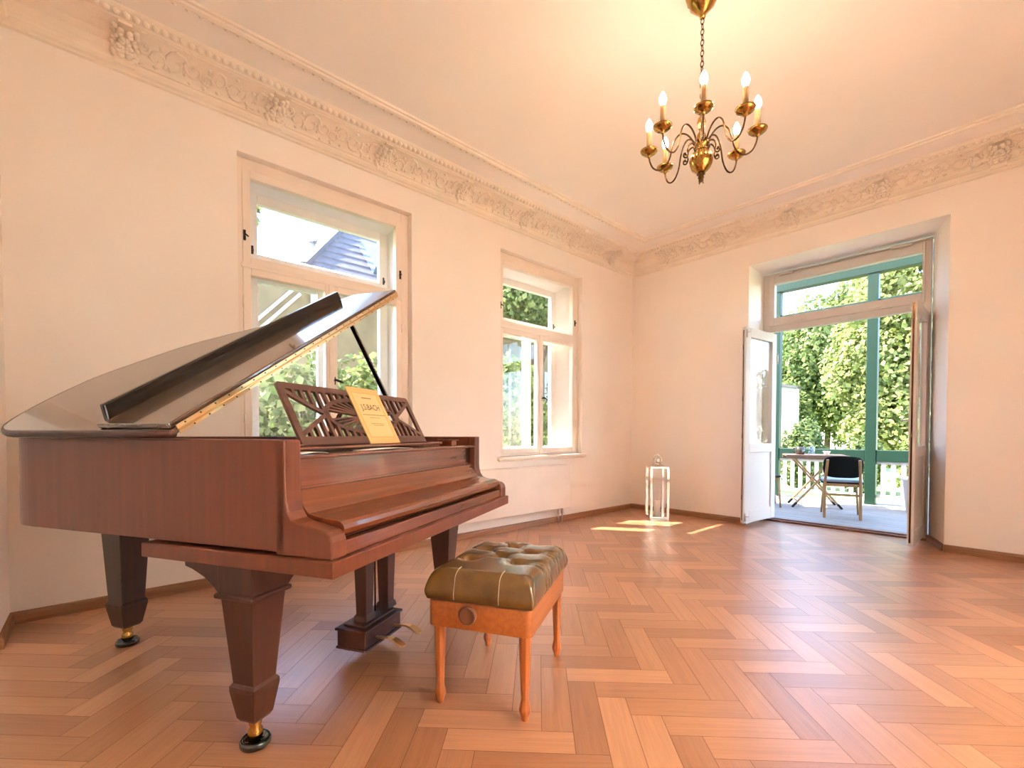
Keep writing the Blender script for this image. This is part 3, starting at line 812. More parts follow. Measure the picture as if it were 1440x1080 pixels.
# the front flap folded back on the lid, its lip standing up
def Lf(a, v, t): return Ld(a, v, .023 + t)
b = MB(); b.prism([(-.008, .570), (-.006, .905), (1.46, .965), (1.56, .93), (1.583, .648)], Lf, 0, .017); b.build('lid_flap', M['lid'], piano, .004)
b = MB(); lipp = [(.018, .882), (.018, .904), (1.456, .964), (1.456, .942)]
lv = []
for c0 in (.034, .090):
    for a, v in lipp: lv.append(Ld(a + (.02 if (c0 > .05 and a < .5) else 0), v + (.006 if c0 > .05 else 0), c0))
b.add(lv, [(0, 1, 2, 3), (7, 6, 5, 4), (0, 4, 5, 1), (1, 5, 6, 2), (2, 6, 7, 3), (3, 7, 4, 0)])
b.build('lid_lip', M['ebony'], piano, .005)
hg = MB(); hA = Vector(Ld(.005, .562, .012)); hB = Vector(Ld(1.575, .642, .012))
nL = Vector((-math.sin(TH), 0, math.cos(TH)))
hg.bar(hA + nL * .009, hB + nL * .009, .004, .014, nL); hg.bar(hA - nL * .008, hB - nL * .008, .004, .012, nL)
hg.tube([hA + Vector((0, -.003, 0)), hB + Vector((0, -.003, 0))], .0035, 8)
hgo = hg.build('piano_hinge', M['gold'], piano)
for k in range(24):
    for c_ in (.011, -.009):
        q = hA.lerp(hB, (k + .5 + (c_ < 0) * .4) / 25) + nL * c_; sc = MB(); sc.lathe([(.003, 0), (.0025, .002)], tuple(q), 6, lambda x, y, z: (x, -z - .002, y))
        so = sc.build('screw', M['iron'], piano); so.parent = hgo
# prop stick from the treble rim to the underside of the lid
b = MB(); b.bar((1.355, .60, .97), (Ld(1.46, .955, -.003)), .034, .022); b.build('prop_stick', M['ebony'], piano, .003)
b = MB(); b.box(1.345, 1.405, .57, .63, .978, .990); b.build('prop_hinge', M['brass'], piano)
# legs
def leg(c, kind):
    b = MB()
    if kind == 'front':
        b.loft([(.600, .070, .070), (.502, .068, .068)], c); b.loft([(.505, .076, .076), (.497, .078, .078), (.489, .076, .076)], c)
        b.loft([(.489, .064, .064), (.212, .043, .043)], c)
        b.loft([(.215, .044, .044), (.205, .051, .051), (.190, .051, .051), (.100, .037, .037), (.088, .030, .030)], c)
    else:
        b.loft([(.660, .070, .070), (.212, .049, .049)], c)
        b.loft([(.215, .050, .050), (.205, .057, .057), (.190, .057, .057), (.100, .042, .042), (.088, .034, .034)], c)
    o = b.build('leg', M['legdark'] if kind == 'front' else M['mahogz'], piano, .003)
    if kind == 'front':
        def brk(sign, axis):
            k = MB(); s0 = .066
            P = [(s0, .600), (s0 + .155, .600), (s0 + .152, .574), (s0 + .12, .566), (s0 + .07, .546), (s0 + .03, .518), (s0, .490)]
            if axis == 1: k.prism(P, lambda a, h, t: (c[0] + t, c[1] + sign * a, h), -.062, .062)
            else: k.prism(P, lambda a, h, t: (c[0] + sign * a, c[1] + t, h), -.062, .062)
            q = k.build('bracket', M['legdark'], piano, .003); q.parent = o
        brk(1, 1); brk(1 if c[0] < .7 else -1, 0)
    k = MB(); k.lathe([(.018, .090), (.020, .075), (.016, .060), (.022, .050), (.022, .030), (.014, .014), (.0, .012)], (c[0], c[1], 0), 16)
    k.lathe([(.001, -.009), (.016, -.009), (.018, -.006), (.018, .006), (.016, .009), (.001, .009)], (c[0], c[1] + .008, .031), 16, lambda x, y, z: (z, x, y))
    q = k.build('caster', M['brass'], piano); q.parent = o
    return o
leg((.080, .372), 'front'); leg((1.345, .345), 'front'); leg((.432, 1.545), 'tail')
# lyre: two posts, pedal box, pedals and rods
ly = MB()
o_box = None
b = MB(); b.box(.605, .880, .343, .487, .072, .140); b.box(.597, .888, .335, .495, .140, .152); b.box(.600, .885, .338, .492, .060, .072); b.box(.625, .86, .36, .47, .152, .162)
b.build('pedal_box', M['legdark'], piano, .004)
for u in (.700, .868):
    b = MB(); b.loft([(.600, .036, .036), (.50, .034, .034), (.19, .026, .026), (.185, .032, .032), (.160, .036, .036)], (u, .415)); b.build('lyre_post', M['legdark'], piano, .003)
b = MB(); b.box(.63, .94, .37, .46, .585, .600); b.build('lyre_top', M['legdark'], piano, .003)
for u in (.765, .80):
    b = MB(); b.tube([(u, .43, .155), (u, .43, .598)], .004, 8); b.build('pedal_rod', M['brassd'], piano)
for u in (.675, .815):
    b = MB()
    prof = [(.34, .100, .011), (.30, .104, .010), (.27, .108, .011), (.245, .105, .016), (.225, .096, .020), (.205, .086, .019), (.192, .082, .010)]
    vs = []; fs = []
    for v, z, hw in prof:
        vs += [(u - hw, v, z - .004), (u + hw, v, z - .004), (u + hw, v, z + .004), (u - hw, v, z + .004)]
    for i in range(len(prof) - 1):
        for k in range(4): fs.append((4 * i + k, 4 * i + (k + 1) % 4, 4 * i + 4 + (k + 1) % 4, 4 * i + 4 + k))
    fs += [(3, 2, 1, 0), (4 * len(prof) - 4, 4 * len(prof) - 3, 4 * len(prof) - 2, 4 * len(prof) - 1)]
    b.add(vs, fs); b.build('pedal', M['gold'], piano, .002)

# caster cups under the legs
PM = Matrix.Translation(PO) @ Matrix.Rotation(PYAW, 4, 'Z')
cupm = MB(); cupm.lathe([(.0, .0), (.042, .0), (.046, .006), (.046, .018), (.040, .026), (.034, .022), (.030, .012), (.0, .011)], n=32)
cup0 = cupm.build('caster_cup', M['cup'], None)
for i, (c, lb) in enumerate((((.080, .372), 'dark round caster cup under the near front leg of the piano'), ((1.345, .345), 'dark round caster cup under the piano leg behind the bench'),
                             ((.432, 1.545), 'dark round caster cup under the tail leg of the piano'))):
    o = cup0 if i == 0 else cup0.copy()
    if i: COL.objects.link(o)
    o.location = PM @ Vector((c[0], c[1], 0)); tag(o, lb, 'caster cup', 'caster cups under the piano legs')

# booklet of music on the desk
bk = empty('music_booklet', PO, PYAW)
tag(bk, 'yellow sheet music booklet with dark title standing on the piano desk', 'booklet')
BU, BW, BH = .620 - DU, .228, .278
b = MB(); b.prism([(BU, -.004), (BU + BW, -.004), (BU + BW, BH), (BU, BH)], fd, .0065, .0105); b.build('cover', M['paper'], bk)
b = MB(); b.prism([(BU + .027, .030), (BU + BW - .027, .030), (BU + BW - .027, BH - .030), (BU + .027, BH - .030)], fd, .0105, .0109); b.build('title_panel', M['paperin'], bk)
b = MB(); x0, x1, h0, h1 = BU + .024, BU + BW - .024, .027, BH - .027
for (p, q) in (((x0, h0), (x1, h0)), ((x1, h0), (x1, h1)), ((x1, h1), (x0, h1)), ((x0, h1), (x0, h0))):
    dx = .0025
    b.prism([(min(p[0], q[0]) - dx, min(p[1], q[1]) - dx), (max(p[0], q[0]) + dx, min(p[1], q[1]) - dx), (max(p[0], q[0]) + dx, max(p[1], q[1]) + dx), (min(p[0], q[0]) - dx, max(p[1], q[1]) + dx)], fd, .0105, .0113)
b.build('border_line', M['paperline'], bk)
def lettering(body, cx, y, height, width, mat, parent, name):
    cu = bpy.data.curves.new('lettering', 'FONT'); cu.body = body; cu.size = 1.0; cu.align_x = 'CENTER'; cu.offset = .008
    tmp = bpy.data.objects.new('lettering_source', cu); COL.objects.link(tmp)
    dg = bpy.context.evaluated_depsgraph_get(); dg.update()
    me = bpy.data.meshes.new_from_object(tmp.evaluated_get(dg)); bpy.data.objects.remove(tmp)
    xs = [v.co.x for v in me.vertices]; ys = [v.co.y for v in me.vertices]
    sx = width / (max(xs) - min(xs)); sy = height / (max(ys) - min(ys)); mx = (max(xs) + min(xs)) / 2; my = min(ys)
    mb = MB(); mb.add([D(cx + (v.co.x - mx) * sx, y + (v.co.y - my) * sy, .0114) for v in me.vertices], [tuple(p.vertices) for p in me.polygons])
    return mb.build(name, mat, parent)
bcx = BU + BW / 2
lettering('J.S.BACH', bcx, .154, .038, .134, M['ink'], bk, 'title_lettering')
b = MB(); b.prism([(bcx - .035, .222), (bcx + .035, .222), (bcx + .035, .228), (bcx - .035, .228)], fd, .0105, .0113); b.build('series_line', M['inkg'], bk)
for (y, wd, th) in ((.136, .075, .004), (.122, .035, .0025), (.092, .045, .003), (.084, .03, .0025)):
    b = MB(); x = bcx - wd
    while x < bcx + wd:
        l = random.uniform(.008, .018); b.prism([(x, y), (x + l, y), (x + l, y + th), (x, y + th)], fd, .0105, .0113); x += l + .003
    b.build('small_print', M['inkg'], bk)

# loose sheets on the music shelf
def sheet(pts, label, grp):
    mb = MB(); n_ = 8; vs = []; fs = []
    (a0, v0), (a1, v1), (a2, v2), (a3, v3) = pts
    for i in range(n_ + 1):
        t = i / n_; c_ = .0012 + .006 * abs(math.sin(t * PI)) * (.4 + .6 * t)
        for s, (pa, pb) in enumerate((((a0, v0), (a1, v1)), ((a3, v3), (a2, v2)))):
            vs.append((pa[0] + (pb[0] - pa[0]) * t, pa[1] + (pb[1] - pa[1]) * t, .9345 + c_))
            vs.append((pa[0] + (pb[0] - pa[0]) * t, pa[1] + (pb[1] - pa[1]) * t, .9350 + c_ + .0008))
    for i in range(n_):
        k = 4 * i
        fs += [(k + 1, k + 5, k + 7, k + 3), (k, k + 2, k + 6, k + 4), (k, k + 4, k + 5, k + 1), (k + 2, k + 3, k + 7, k + 6)]
    fs += [(0, 1, 3, 2), (4 * n_, 4 * n_ + 2, 4 * n_ + 3, 4 * n_ + 1)]
    W_ = [tuple(PM @ Vector(p)) for p in vs]
    mm_ = MB(); mm_.add(W_, fs, True)
    return tag(mm_.build('paper_sheet', M['sheet']), label, 'paper', grp)
sheet([(.085, .180), (.190, .172), (.195, .235), (.09, .240)], 'small white paper slip at the left end of the piano shelf', 'loose papers on the piano shelf')
sheet([(.40, .182), (.72, .176), (.73, .245), (.41, .250)], 'long white paper sheet on the piano shelf under the booklet', 'loose papers on the piano shelf')

# ------------------------------------------------------------------ piano bench
BD = R(119.6)
bench = empty('piano_bench', (-1.149, 1.085, 0), BD)      # local x along the bench, y across
tag(bench, 'low cherry wood piano bench with tufted olive brown leather seat', 'bench')
lx0, lx1, wy0, wy1 = -.015, .522, -.030, .368
def rrect(x0, x1, y0, y1, r, n=5):
    out = []
    for cx, cy, s in ((x1 - r, y0 + r, -90), (x1 - r, y1 - r, 0), (x0 + r, y1 - r, 90), (x0 + r, y0 + r, 180)):
        for i in range(n + 1):
            t = R(s + 90 * i / n); out.append((cx + r * math.cos(t), cy + r * math.sin(t)))
    return out
b = MB(); b.prism(rrect(lx0, lx1, wy0, wy1, .025), fl, .295, .392, True); b.build('box', M['cherry'], bench, .003)
b = MB(); b.prism(rrect(lx0 + .02, lx1 - .02, wy0 + .02, wy1 - .02, .02), fl, .392, .402, True); b.build('seat_board', M['knob'], bench)
for cx, cy in ((.005, -.002), (.012, .330), (.497, -.001), (.497, .332)):
    b = MB(); lv = [(.300, .0200), (.22, .0185), (.12, .0150), (.075, .0135), (.050, .0185), (.040, .0205), (.030, .0195), (.010, .0125), (.0, .0115)]
    for i in range(len(lv) - 1): pass
    N = 8; vs = []; fs = []
    for z, r_ in lv:
        for k in range(N):
            t = PI / 8 + 2 * PI * k / N; rr_ = r_ * (1.12 if z > .1 else 1.05)
            vs.append((cx + rr_ * math.cos(t), cy + rr_ * math.sin(t), z))
    for i in range(len(lv) - 1):
        for k in range(N): fs.append((i * N + (k + 1) % N, i * N + k, (i + 1) * N + k, (i + 1) * N + (k + 1) % N))
    fs += [tuple(range(N)), tuple((len(lv) - 1) * N + k for k in range(N - 1, -1, -1))]
    b.add(vs, fs, False); b.build('leg', M['cherryz'], bench, .002)
for side in (-1, 1):
    if side < 0: f_k = lambda x, y, z: (-z, x, y)
    b = MB(); xs = lx0 if side < 0 else lx1
    b.lathe([(.012, 0), (.012, .014), (.030, .016), (.033, .022), (.033, .034), (.030, .038), (.024, .037), (.0, .036)], (xs, .195 if side < 0 else .17, .362), 28, lambda x, y, z, s=side: (s * z, x * -s, y))
    b.build('height_knob', M['knob'], bench)
# cushion: rounded block with buttoned hollows
NX, NY = 72, 52
cx0, cx1, cy0, cy1 = lx0 - .006, lx1 + .010, wy0 - .006, wy1 + .001
tufts = []
TR_ = [(.085, (.185, .350, .505)), (.180, (.265, .430)), (.285, (.185, .350, .505))]
for yy, cols in TR_:
    for c in cols: tufts.append((c, yy))
lay = []
prof = [(.0, .400), (.012, .402)]
def cush_top(x, y):
    ex = min(x - cx0, cx1 - x) / .055; ey = min(y - cy0, cy1 - y) / .055
    e = 1.0
    for q in (ex, ey):
        q = max(0, min(1, q)); e = e * (1 - .44 * (1 - math.sqrt(max(0, 1 - (1 - q) ** 2))))
    z = .425 + (.505 - .425) * e
    for tx, ty in tufts:
        d = math.hypot(x - tx, y - ty); z -= .024 * math.exp(-(d / .020) ** 2) + .010 * math.exp(-(d / .045) ** 2)
    # creases joining buttons to neighbours and to the rim
    for (ax, ay), (bx_, by_) in creases:
        dx, dy = bx_ - ax, by_ - ay; l2 = dx * dx + dy * dy
        t = max(0, min(1, ((x - ax) * dx + (y - ay) * dy) / l2)); d = math.hypot(x - ax - t * dx, y - ay - t * dy)
        z -= .0035 * math.exp(-(d / .006) ** 2) + .0028 * math.exp(-(d / .018) ** 2)
    return z
creases = []
rows = [[t for t in tufts if t[1] == yy] for yy, _ in TR_]
for j in range(2):
    for p in rows[j]:
        for q in rows[j + 1]:
            if abs(p[0] - q[0]) < .10: creases.append((p, q))
for p in rows[0]:
    for dx_ in (-.04, 0, .04): creases.append((p, (p[0] + dx_, cy0)))
for p in rows[2]: creases.append((p, (p[0], cy1)))
for r_ in rows:
    creases.append((r_[-1], (cx1, r_[-1][1])))
b = MB(); vs = []; fs = []
for i in range(NX + 1):
    for j in range(NY + 1):
        u = i / NX; v = j / NY
        x = cx0 + (cx1 - cx0) * u; y = cy0 + (cy1 - cy0) * v
        # round the plan corners a little
        vs.append((x, y, cush_top(x, y)))
idx = lambda i, j: i * (NY + 1) + j
for i in range(NX):
    for j in range(NY): fs.append((idx(i, j), idx(i + 1, j), idx(i + 1, j + 1), idx(i, j + 1)))
loop = [idx(i, 0) for i in range(NX + 1)] + [idx(NX, j) for j in range(1, NY + 1)] + [idx(i, NY) for i in range(NX - 1, -1, -1)] + [idx(0, j) for j in range(NY - 1, 0, -1)]
mx, my = (cx0 + cx1) / 2, (cy0 + cy1) / 2
prev = loop
for (z_, out) in ((.440, .006), (.425, .009), (.410, .006), (.396, -.002)):
    cur = []
    for k in loop:
        x, y, z0_ = vs[k]
        sx = 1 if x >= cx1 - 1e-6 else (-1 if x <= cx0 + 1e-6 else 0); sy = 1 if y >= cy1 - 1e-6 else (-1 if y <= cy0 + 1e-6 else 0)
        zz_ = min(z_, z0_ - .004 * (1 + (z_ < .43) + (z_ < .42) + (z_ < .40)))
        cr = 0
        for tx, ty in tufts:
            if (sy and abs(ty - (cy0 if sy < 0 else cy1)) < .14):
                for dx_ in (-.04, 0, .04): cr = max(cr, math.exp(-((x - tx - dx_) / .006) ** 2))
            if (sx > 0 and abs(tx - cx1) < .16): cr = max(cr, math.exp(-((y - ty) / .006) ** 2))
        o_ = out - .005 * cr
        vs.append((x + sx * o_, y + sy * o_, zz_)); cur.append(len(vs) - 1)
    n_ = len(loop)
    for k in range(n_): fs.append((prev[(k + 1) % n_], prev[k], cur[k], cur[(k + 1) % n_]))
    prev = cur
fs.append(tuple(prev))
b.add(vs, fs, True); seat = b.build('seat_cushion', M['leather'], bench)
sm = seat.modifiers.new('sub', 'SUBSURF'); sm.levels = 1; sm.render_levels = 1
for tx, ty in tufts:
    k = MB(); k.lathe([(.009, -.003), (.0085, .001), (.005, .0035), (.0, .0042)], (tx, ty, cush_top(tx, ty) + .003), 12); o = k.build('button', M['leather'], bench); o.parent = seat
for (xx, yy) in ((cx0, .085), (cx0, .255)):
    k = MB(); k.tube([(xx - .0075, yy, .405), (xx - .0105, yy, .425), (xx - .007, yy, .440)] + [(xx + q_, yy, cush_top(xx + q_, yy) + .0012) for q_ in (.0, .004, .010, .018, .028, .040, .060)], .0012, 5)
    o = k.build('seam_stitching', M['stitch'], bench); o.parent = seat

# ------------------------------------------------------------------ lantern with a candle
lan = empty('floor_lantern', (-2.905, 4.93, 0), R(-11))
tag(lan, 'tall polished steel lantern with glass sides in the far corner', 'lantern')
H_, S_ = .62, .098
# corner orientation follows the photograph: near corner towards the room
lan.rotation_euler = (0, 0, R(47))
lan.location = (-2.925, 4.945, 0)
for sx in (-1, 1):
    for sy in (-1, 1):
        b = MB(); b.box(sx * S_ - .015, sx * S_ + .015, sy * S_ - .015, sy * S_ + .015, .024, H_ - .03); b.build('post', M['chrome'], lan, .002)
b = MB(); b.box(-S_ - .012, S_ + .012, -S_ - .012, S_ + .012, 0, .026); b.build('base', M['chrome'], lan, .003)
b = MB(); b.box(-S_ - .012, S_ + .012, -S_ - .012, S_ + .012, H_ - .03, H_ - .005); b.loft([(H_ - .005, .07, .07), (H_ + .02, .045, .045)]); b.build('roof', M['chrome'], lan, .003)
b = MB()
b.lathe([(.044, H_ + .015), (.046, H_ + .045), (.046, H_ + .075), (.038, H_ + .10), (.022, H_ + .116), (.0, H_ + .122)], n=24); b.build('chimney_cap', M['chrome'], lan)
b = MB(); b.tube([(.055 * math.cos(t), 0, H_ + .03 + .105 * math.sin(t)) for t in [PI * i / 16 for i in range(17)]], .004, 8); b.build('carry_handle', M['chrome'], lan)
for k_, (a, c_) in enumerate(((1, 0), (-1, 0), (0, 1), (0, -1))):
    b = MB(); e_ = S_
    if a: b.box(a * e_ - .0015, a * e_ + .0015, -S_ + .01, S_ - .01, .026, H_ - .03)
    else: b.box(-S_ + .01, S_ - .01, c_ * e_ - .0015, c_ * e_ + .0015, .026, H_ - .03)
    b.build('glass_pane', M['glass2'], lan)
b = MB(); b.tube([(-S_ - .018 + .014 * math.cos(t), -.03 * 0, .36 + .014 * math.sin(t)) for t in [2 * PI * i / 12 for i in range(12)]], .0025, 6, closed=True); b.build('latch_ring', M['chrome'], lan)
cdl = empty('pillar_candle', tuple(lan.location + Vector((0, 0, .0262))))
tag(cdl, 'white pillar candle standing inside the steel lantern', 'candle')
b = MB(); b.lathe([(.036, 0), (.036, .175), (.032, .181), (.012, .176), (.0, .175)], n=24); b.build('wax', M['wax'], cdl)
b = MB(); b.tube([(0, 0, .174), (.002, 0, .186), (.005, 0, .194)], .0015, 6); b.build('wick', M['iron'], cdl)

# ------------------------------------------------------------------ chandelier
CX, CY = -1.161, 2.374
ch = empty('chandelier', (CX, CY, 2.31))
ch['_world'] = (0, 0, 2.31)
tag(ch, 'eight armed brass chandelier with lit candle bulbs hanging on a chain', 'chandelier')
b = MB(); b.lathe([(.0, 3.178), (.014, 3.180), (.016, 3.192), (.022, 3.205), (.034, 3.215), (.052, 3.235), (.066, 3.250), (.072, 3.275), (.082, 3.285), (.085, ZC)], n=12); b.build('canopy', M['brass'], ch)
chn = MB(); z = 3.180; k = 0
while z > 2.735:
    a = k % 2 * PI / 2; L_ = .017
    pts = []
    for i in range(12):
        t = 2 * PI * i / 12; w_ = .0085 * math.cos(t); h_ = L_ * math.sin(t); pts.append((w_ * math.cos(a), w_ * math.sin(a), z - L_ + h_))
    chn.tube(pts, .0024, 5, closed=True); z -= .0275; k += 1
chn.build('chain', M['brassd'], ch)
b = MB(); b.tube([(.016 * math.cos(t), 0, 2.715 + .018 * math.sin(t)) for t in [2 * PI * i / 16 for i in range(16)]], .004, 8, closed=True); b.build('hanging_loop', M['brass'], ch)
b = MB(); b.lathe([(.0, 2.70), (.010, 2.698), (.012, 2.685), (.008, 2.675), (.018, 2.660), (.023, 2.640), (.016, 2.615), (.010, 2.595), (.020, 2.580), (.026, 2.560), (.024, 2.540), (.036, 2.532), (.036, 2.518), (.022, 2.512), (.030, 2.500), (.034, 2.490)], n=24)
b.build('column', M['brass'], ch)
b = MB(); b.lathe([(.030, 2.497), (.036, 2.490), (.046, 2.478), (.054, 2.462), (.0585, 2.443), (.056, 2.423), (.048, 2.404), (.036, 2.390), (.022, 2.380), (.018, 2.376)], n=32); b.build('globe', M['brass'], ch)
b = MB(); b.lathe([(.018, 2.378), (.022, 2.370), (.012, 2.362), (.016, 2.352), (.010, 2.345), (.013, 2.338), (.006, 2.330), (.0, 2.326)], n=16); b.build('finial', M['brassd'], ch)
b = MB(); b.tube([(.016, -.012, 2.372), (.018, -.014, 2.318)], .002, 6); b.lathe([(.0, -.005), (.004, 0), (.0, .005)], (.018, -.014, 2.314), 8); b.build('pull_cord', M['brassd'], ch)
armp_ = spline([(.034, 2.526), (.046, 2.560), (.072, 2.592), (.102, 2.602), (.130, 2.580), (.146, 2.535), (.160, 2.478), (.186, 2.440), (.216, 2.432), (.244, 2.450), (.261, 2.488), (.265, 2.520)], 4)
scr = [(.030, 2.520), (.048, 2.530), (.066, 2.520), (.074, 2.498), (.070, 2.474), (.080, 2.455), (.094, 2.460), (.092, 2.476), (.082, 2.476)]
for k in range(8):
    an = R(-17 + 45 * k); ca, sa = math.cos(an), math.sin(an)
    P = lambda r_, z_: (r_ * ca, r_ * sa, z_)
    b = MB(); b.tube([P(r_, z_) for r_, z_ in armp_], .0042, 8); arm = b.build('arm', M['brassd'], ch)
    def sub(mb, name, mat):
        o = mb.build(name, mat, ch); o.parent = arm; o.location = (0, 0, 0); return o
    c = (.265 * ca, .265 * sa, 0)
    m_ = MB(); m_.lathe([(.004, 2.505), (.009, 2.512), (.012, 2.522), (.030, 2.527), (.043, 2.538), (.047, 2.546), (.044, 2.545), (.030, 2.534), (.012, 2.531), (.013, 2.538), (.020, 2.545), (.021, 2.552), (.015, 2.556), (.015, 2.562), (.0, 2.562)], c, 24)
    sub(m_, 'drip_pan', M['brass'])
    m_ = MB(); m_.lathe([(.0, 2.560), (.0135, 2.560), (.0130, 2.645), (.011, 2.648), (.0, 2.648)], c, 16); sub(m_, 'candle_sleeve', M['sleeve'])
    m_ = MB(); m_.lathe([(.0, 2.648), (.009, 2.649), (.0115, 2.656), (.0165, 2.668), (.0178, 2.678), (.0155, 2.692), (.0105, 2.704), (.0045, 2.714), (.0, 2.719)], c, 16); sub(m_, 'bulb', M['bulb'])
    an2 = an + R(22.5); c2_, s2_ = math.cos(an2), math.sin(an2)
    b = MB(); b.tube([(r_ * c2_, r_ * s2_, z_) for r_, z_ in spline(scr, 3)], .0042, 6); b.lathe([(.0, -.007), (.007, 0), (.0, .007)], (.083 * c2_, .083 * s2_, 2.470), 8); b.build('scroll', M['brassd'], ch)
# chandelier children are given about its axis: move them down to the empty
for o in kids(ch): o.location = (0, 0, -2.31)

# ------------------------------------------------------------------ veranda
RY = 8.10
b = MB()
for i in range(20):
    y0 = FY + .085 + i * .128
    if y0 > 8.36: break
    b.box(-3.2, 1.6, y0, y0 + .122, -.04, 0.0)
b.box(-3.2, 1.6, FY + .085, 8.36, -.12, -.041)
tag(b.build('veranda_deck', M['deck'], rel=False), kind='structure')
def post(x0, x1, label):
    b = MB(); b.box(x0, x1, RY, RY + .12, 0, 3.27); tag(b.build('veranda_post', M['green'], bevel=.006), label, 'post', 'green veranda posts')
post(-2.735, -2.625, 'green painted post at the left end of the veranda railing')
post(-1.502, -1.376, 'green painted post in the middle of the veranda railing')
b = MB(); b.box(-3.2, 1.6, RY - .01, RY + .13, 3.27, 3.44); tag(b.build('veranda_beam', M['green'], bevel=.005), 'upper green beam across the tops of the veranda posts', 'beam', 'green veranda beams')
b = MB(); b.box(-2.625, -1.502, RY + .02, RY + .10, 2.80, 2.90); tag(b.build('veranda_beam', M['green'], bevel=.005), 'lower green beam between the left and middle veranda posts', 'beam', 'green veranda beams')
b = MB(); b.box(-1.376, .9, RY + .02, RY + .10, 2.80, 2.90); tag(b.build('veranda_beam', M['green'], bevel=.005), 'lower green beam right of the middle veranda post', 'beam', 'green veranda beams')
def railing(x0, x1, label):
    root = empty('veranda_railing', ((x0 + x1) / 2, RY + .06, 0), 0, True)
    tag(root, label, 'railing', 'veranda railings')
    b = MB(); b.box(x0, x1, RY + .01, RY + .11, .615, .775); b.build('handrail', M['green'], root, .006)
    b = MB(); b.box(x0, x1, RY + .04, RY + .08, .10, .145); b.build('bottom_rail', M['baluster'], root, .003)
    b = MB(); b.box(x0, x1, RY + .04, RY + .08, .575, .615); b.build('upper_rail', M['baluster'], root, .003)
    x = x0 + .055
    while x + .055 < x1:
        b = MB(); b.box(x, x + .052, RY + .035, RY + .055, .095, .60); b.build('baluster', M['baluster'], root, .003); x += .110
railing(-2.625, -1.502, 'green topped white railing between the two veranda posts')
railing(-1.376, .30, 'green topped white railing right of the middle post')

# folding table
tb = empty('folding_table', (-1.93, 7.36, 0), R(24))
tag(tb, 'brown wooden folding table with crossed legs on the veranda', 'table')
TZ = .715
b = MB(); nsl = 7
for i in range(nsl): b.box(-.36, .36, -.25 + i * .0725, -.25 + i * .0725 + .066, TZ - .022, TZ)
b.build('table_top', M['tablewood'], tb, .003)
b = MB(); b.box(-.36, .36, -.25, -.23, TZ - .05, TZ - .022); b.box(-.36, .36, .235, .255, TZ - .05, TZ - .022); b.build('apron', M['tablewood'], tb, .002)
for yy in (-.20, .20):
    for s in (-1, 1):
        b = MB(); yo = yy + s * .014
        b.bar((-s * .27, yo, TZ - .03), (s * .25, yo, .05), .022, .046, (0, 1, 0)); lg = b.build('leg', M['oak'], tb, .002)
        k = MB(); d_ = Vector((s * .52, 0, .05 - TZ + .03)).normalized(); e0 = Vector((s * .25, yo, .05)); k.bar(e0 - d_ * .02, e0 + d_ * .062, .025, .050, (0, 1, 0)); q = k.build('foot_cap', M['iron'], tb); q.parent = lg
for (xx, zz) in ((-.225, .08), (.225, .08), (.0, .365)):
    b = MB(); b.tube([(xx, -.20, zz), (xx, .20, zz)], .010, 8); b.build('cross_bar', M['oak'], tb)

# chairs
def chair(loc, rz, label, cushion):
    c = empty('veranda_chair', loc, rz); tag(c, label, 'chair', 'veranda chairs')      # local +y = facing
    for s in (-1, 1):
        b = MB(); b.bar((s * .175, -.225, 0), (s * .172, -.195, .43), .026, .030, (1, 0, 0)); b.bar((s * .172, -.195, .42), (s * .152, -.318, .70), .024, .028, (1, 0, 0)); b.build('back_leg', M['oak'], c, .004)
        b = MB(); b.tube([(s * .19, .215, 0), (s * .165, .185, .42)], [.011, .015], 10); b.build('front_leg', M['oak'], c)
        b = MB(); b.bar((s * .168, -.19, .395), (s * .166, .18, .395), .02, .035); b.build('side_rail', M['oak'], c, .003)
    b = MB(); b.bar((-.17, -.20, .28), (.17, -.20, .28), .018, .026); b.bar((-.17, -.19, .395), (.17, -.19, .395), .02, .035); b.bar((-.165, .18, .395), (.165, .18, .395), .02, .035); b.build('stretcher', M['oak'], c, .003)
    b = MB(); b.prism(rrect(-.21, .21, -.20, .225, .07, 6), lambda a, v, t: (a, v, t + .02 * (v / .2) ** 2 * (v < 0) * 0), .412, .428, True); b.build('seat', M['blackshell'], c, .003)
    if cushion:
        b = MB(); b.prism(rrect(-.205, .205, -.195, .22, .07, 6), fl, .428, .462, True); b.build('seat_pad', M['greycush'], c, .012, seg=3)
    bp_ = MB(); nu, nv = 20, 8; vs = []; fs = []
    for lay_ in (0, 1):
        for i in range(nu + 1):
            for j in range(nv + 1):
                a = (i / nu - .5) * 2; h = (j / nv - .5) * 2
                m_ = (abs(a) ** 4 + abs(h) ** 4) ** .25
                mxn = max(abs(a), abs(h)); q = 1 if m_ < 1e-6 else mxn / m_
                x = a * q * .195; z = .612 + h * q * .128
                y = -.225 - .055 * (z - .47) / .15 + .055 * (x / .2) ** 2 + (.0 if lay_ else -.012)
                vs.append((x, y + .012, z))
    off = (nu + 1) * (nv + 1); ix = lambda i, j: i * (nv + 1) + j
    for i in range(nu):
        for j in range(nv):
            fs.append((ix(i, j), ix(i + 1, j), ix(i + 1, j + 1), ix(i, j + 1))); fs.append((off + ix(i, j), off + ix(i, j + 1), off + ix(i + 1, j + 1), off + ix(i + 1, j)))
    rimi = [ix(i, 0) for i in range(nu + 1)] + [ix(nu, j) for j in range(1, nv + 1)] + [ix(i, nv) for i in range(nu - 1, -1, -1)] + [ix(0, j) for j in range(nv - 1, 0, -1)]
    for k in range(len(rimi)):
        a, d_ = rimi[k], rimi[(k + 1) % len(rimi)]; fs.append((d_, a, off + a, off + d_))
    bp_.add(vs, fs, True); bp_.build('backrest', M['blackshell'], c)
    return c
chair((-1.47, 6.70, 0), R(16), 'black backed chair with grey seat pad standing before the middle post', True)
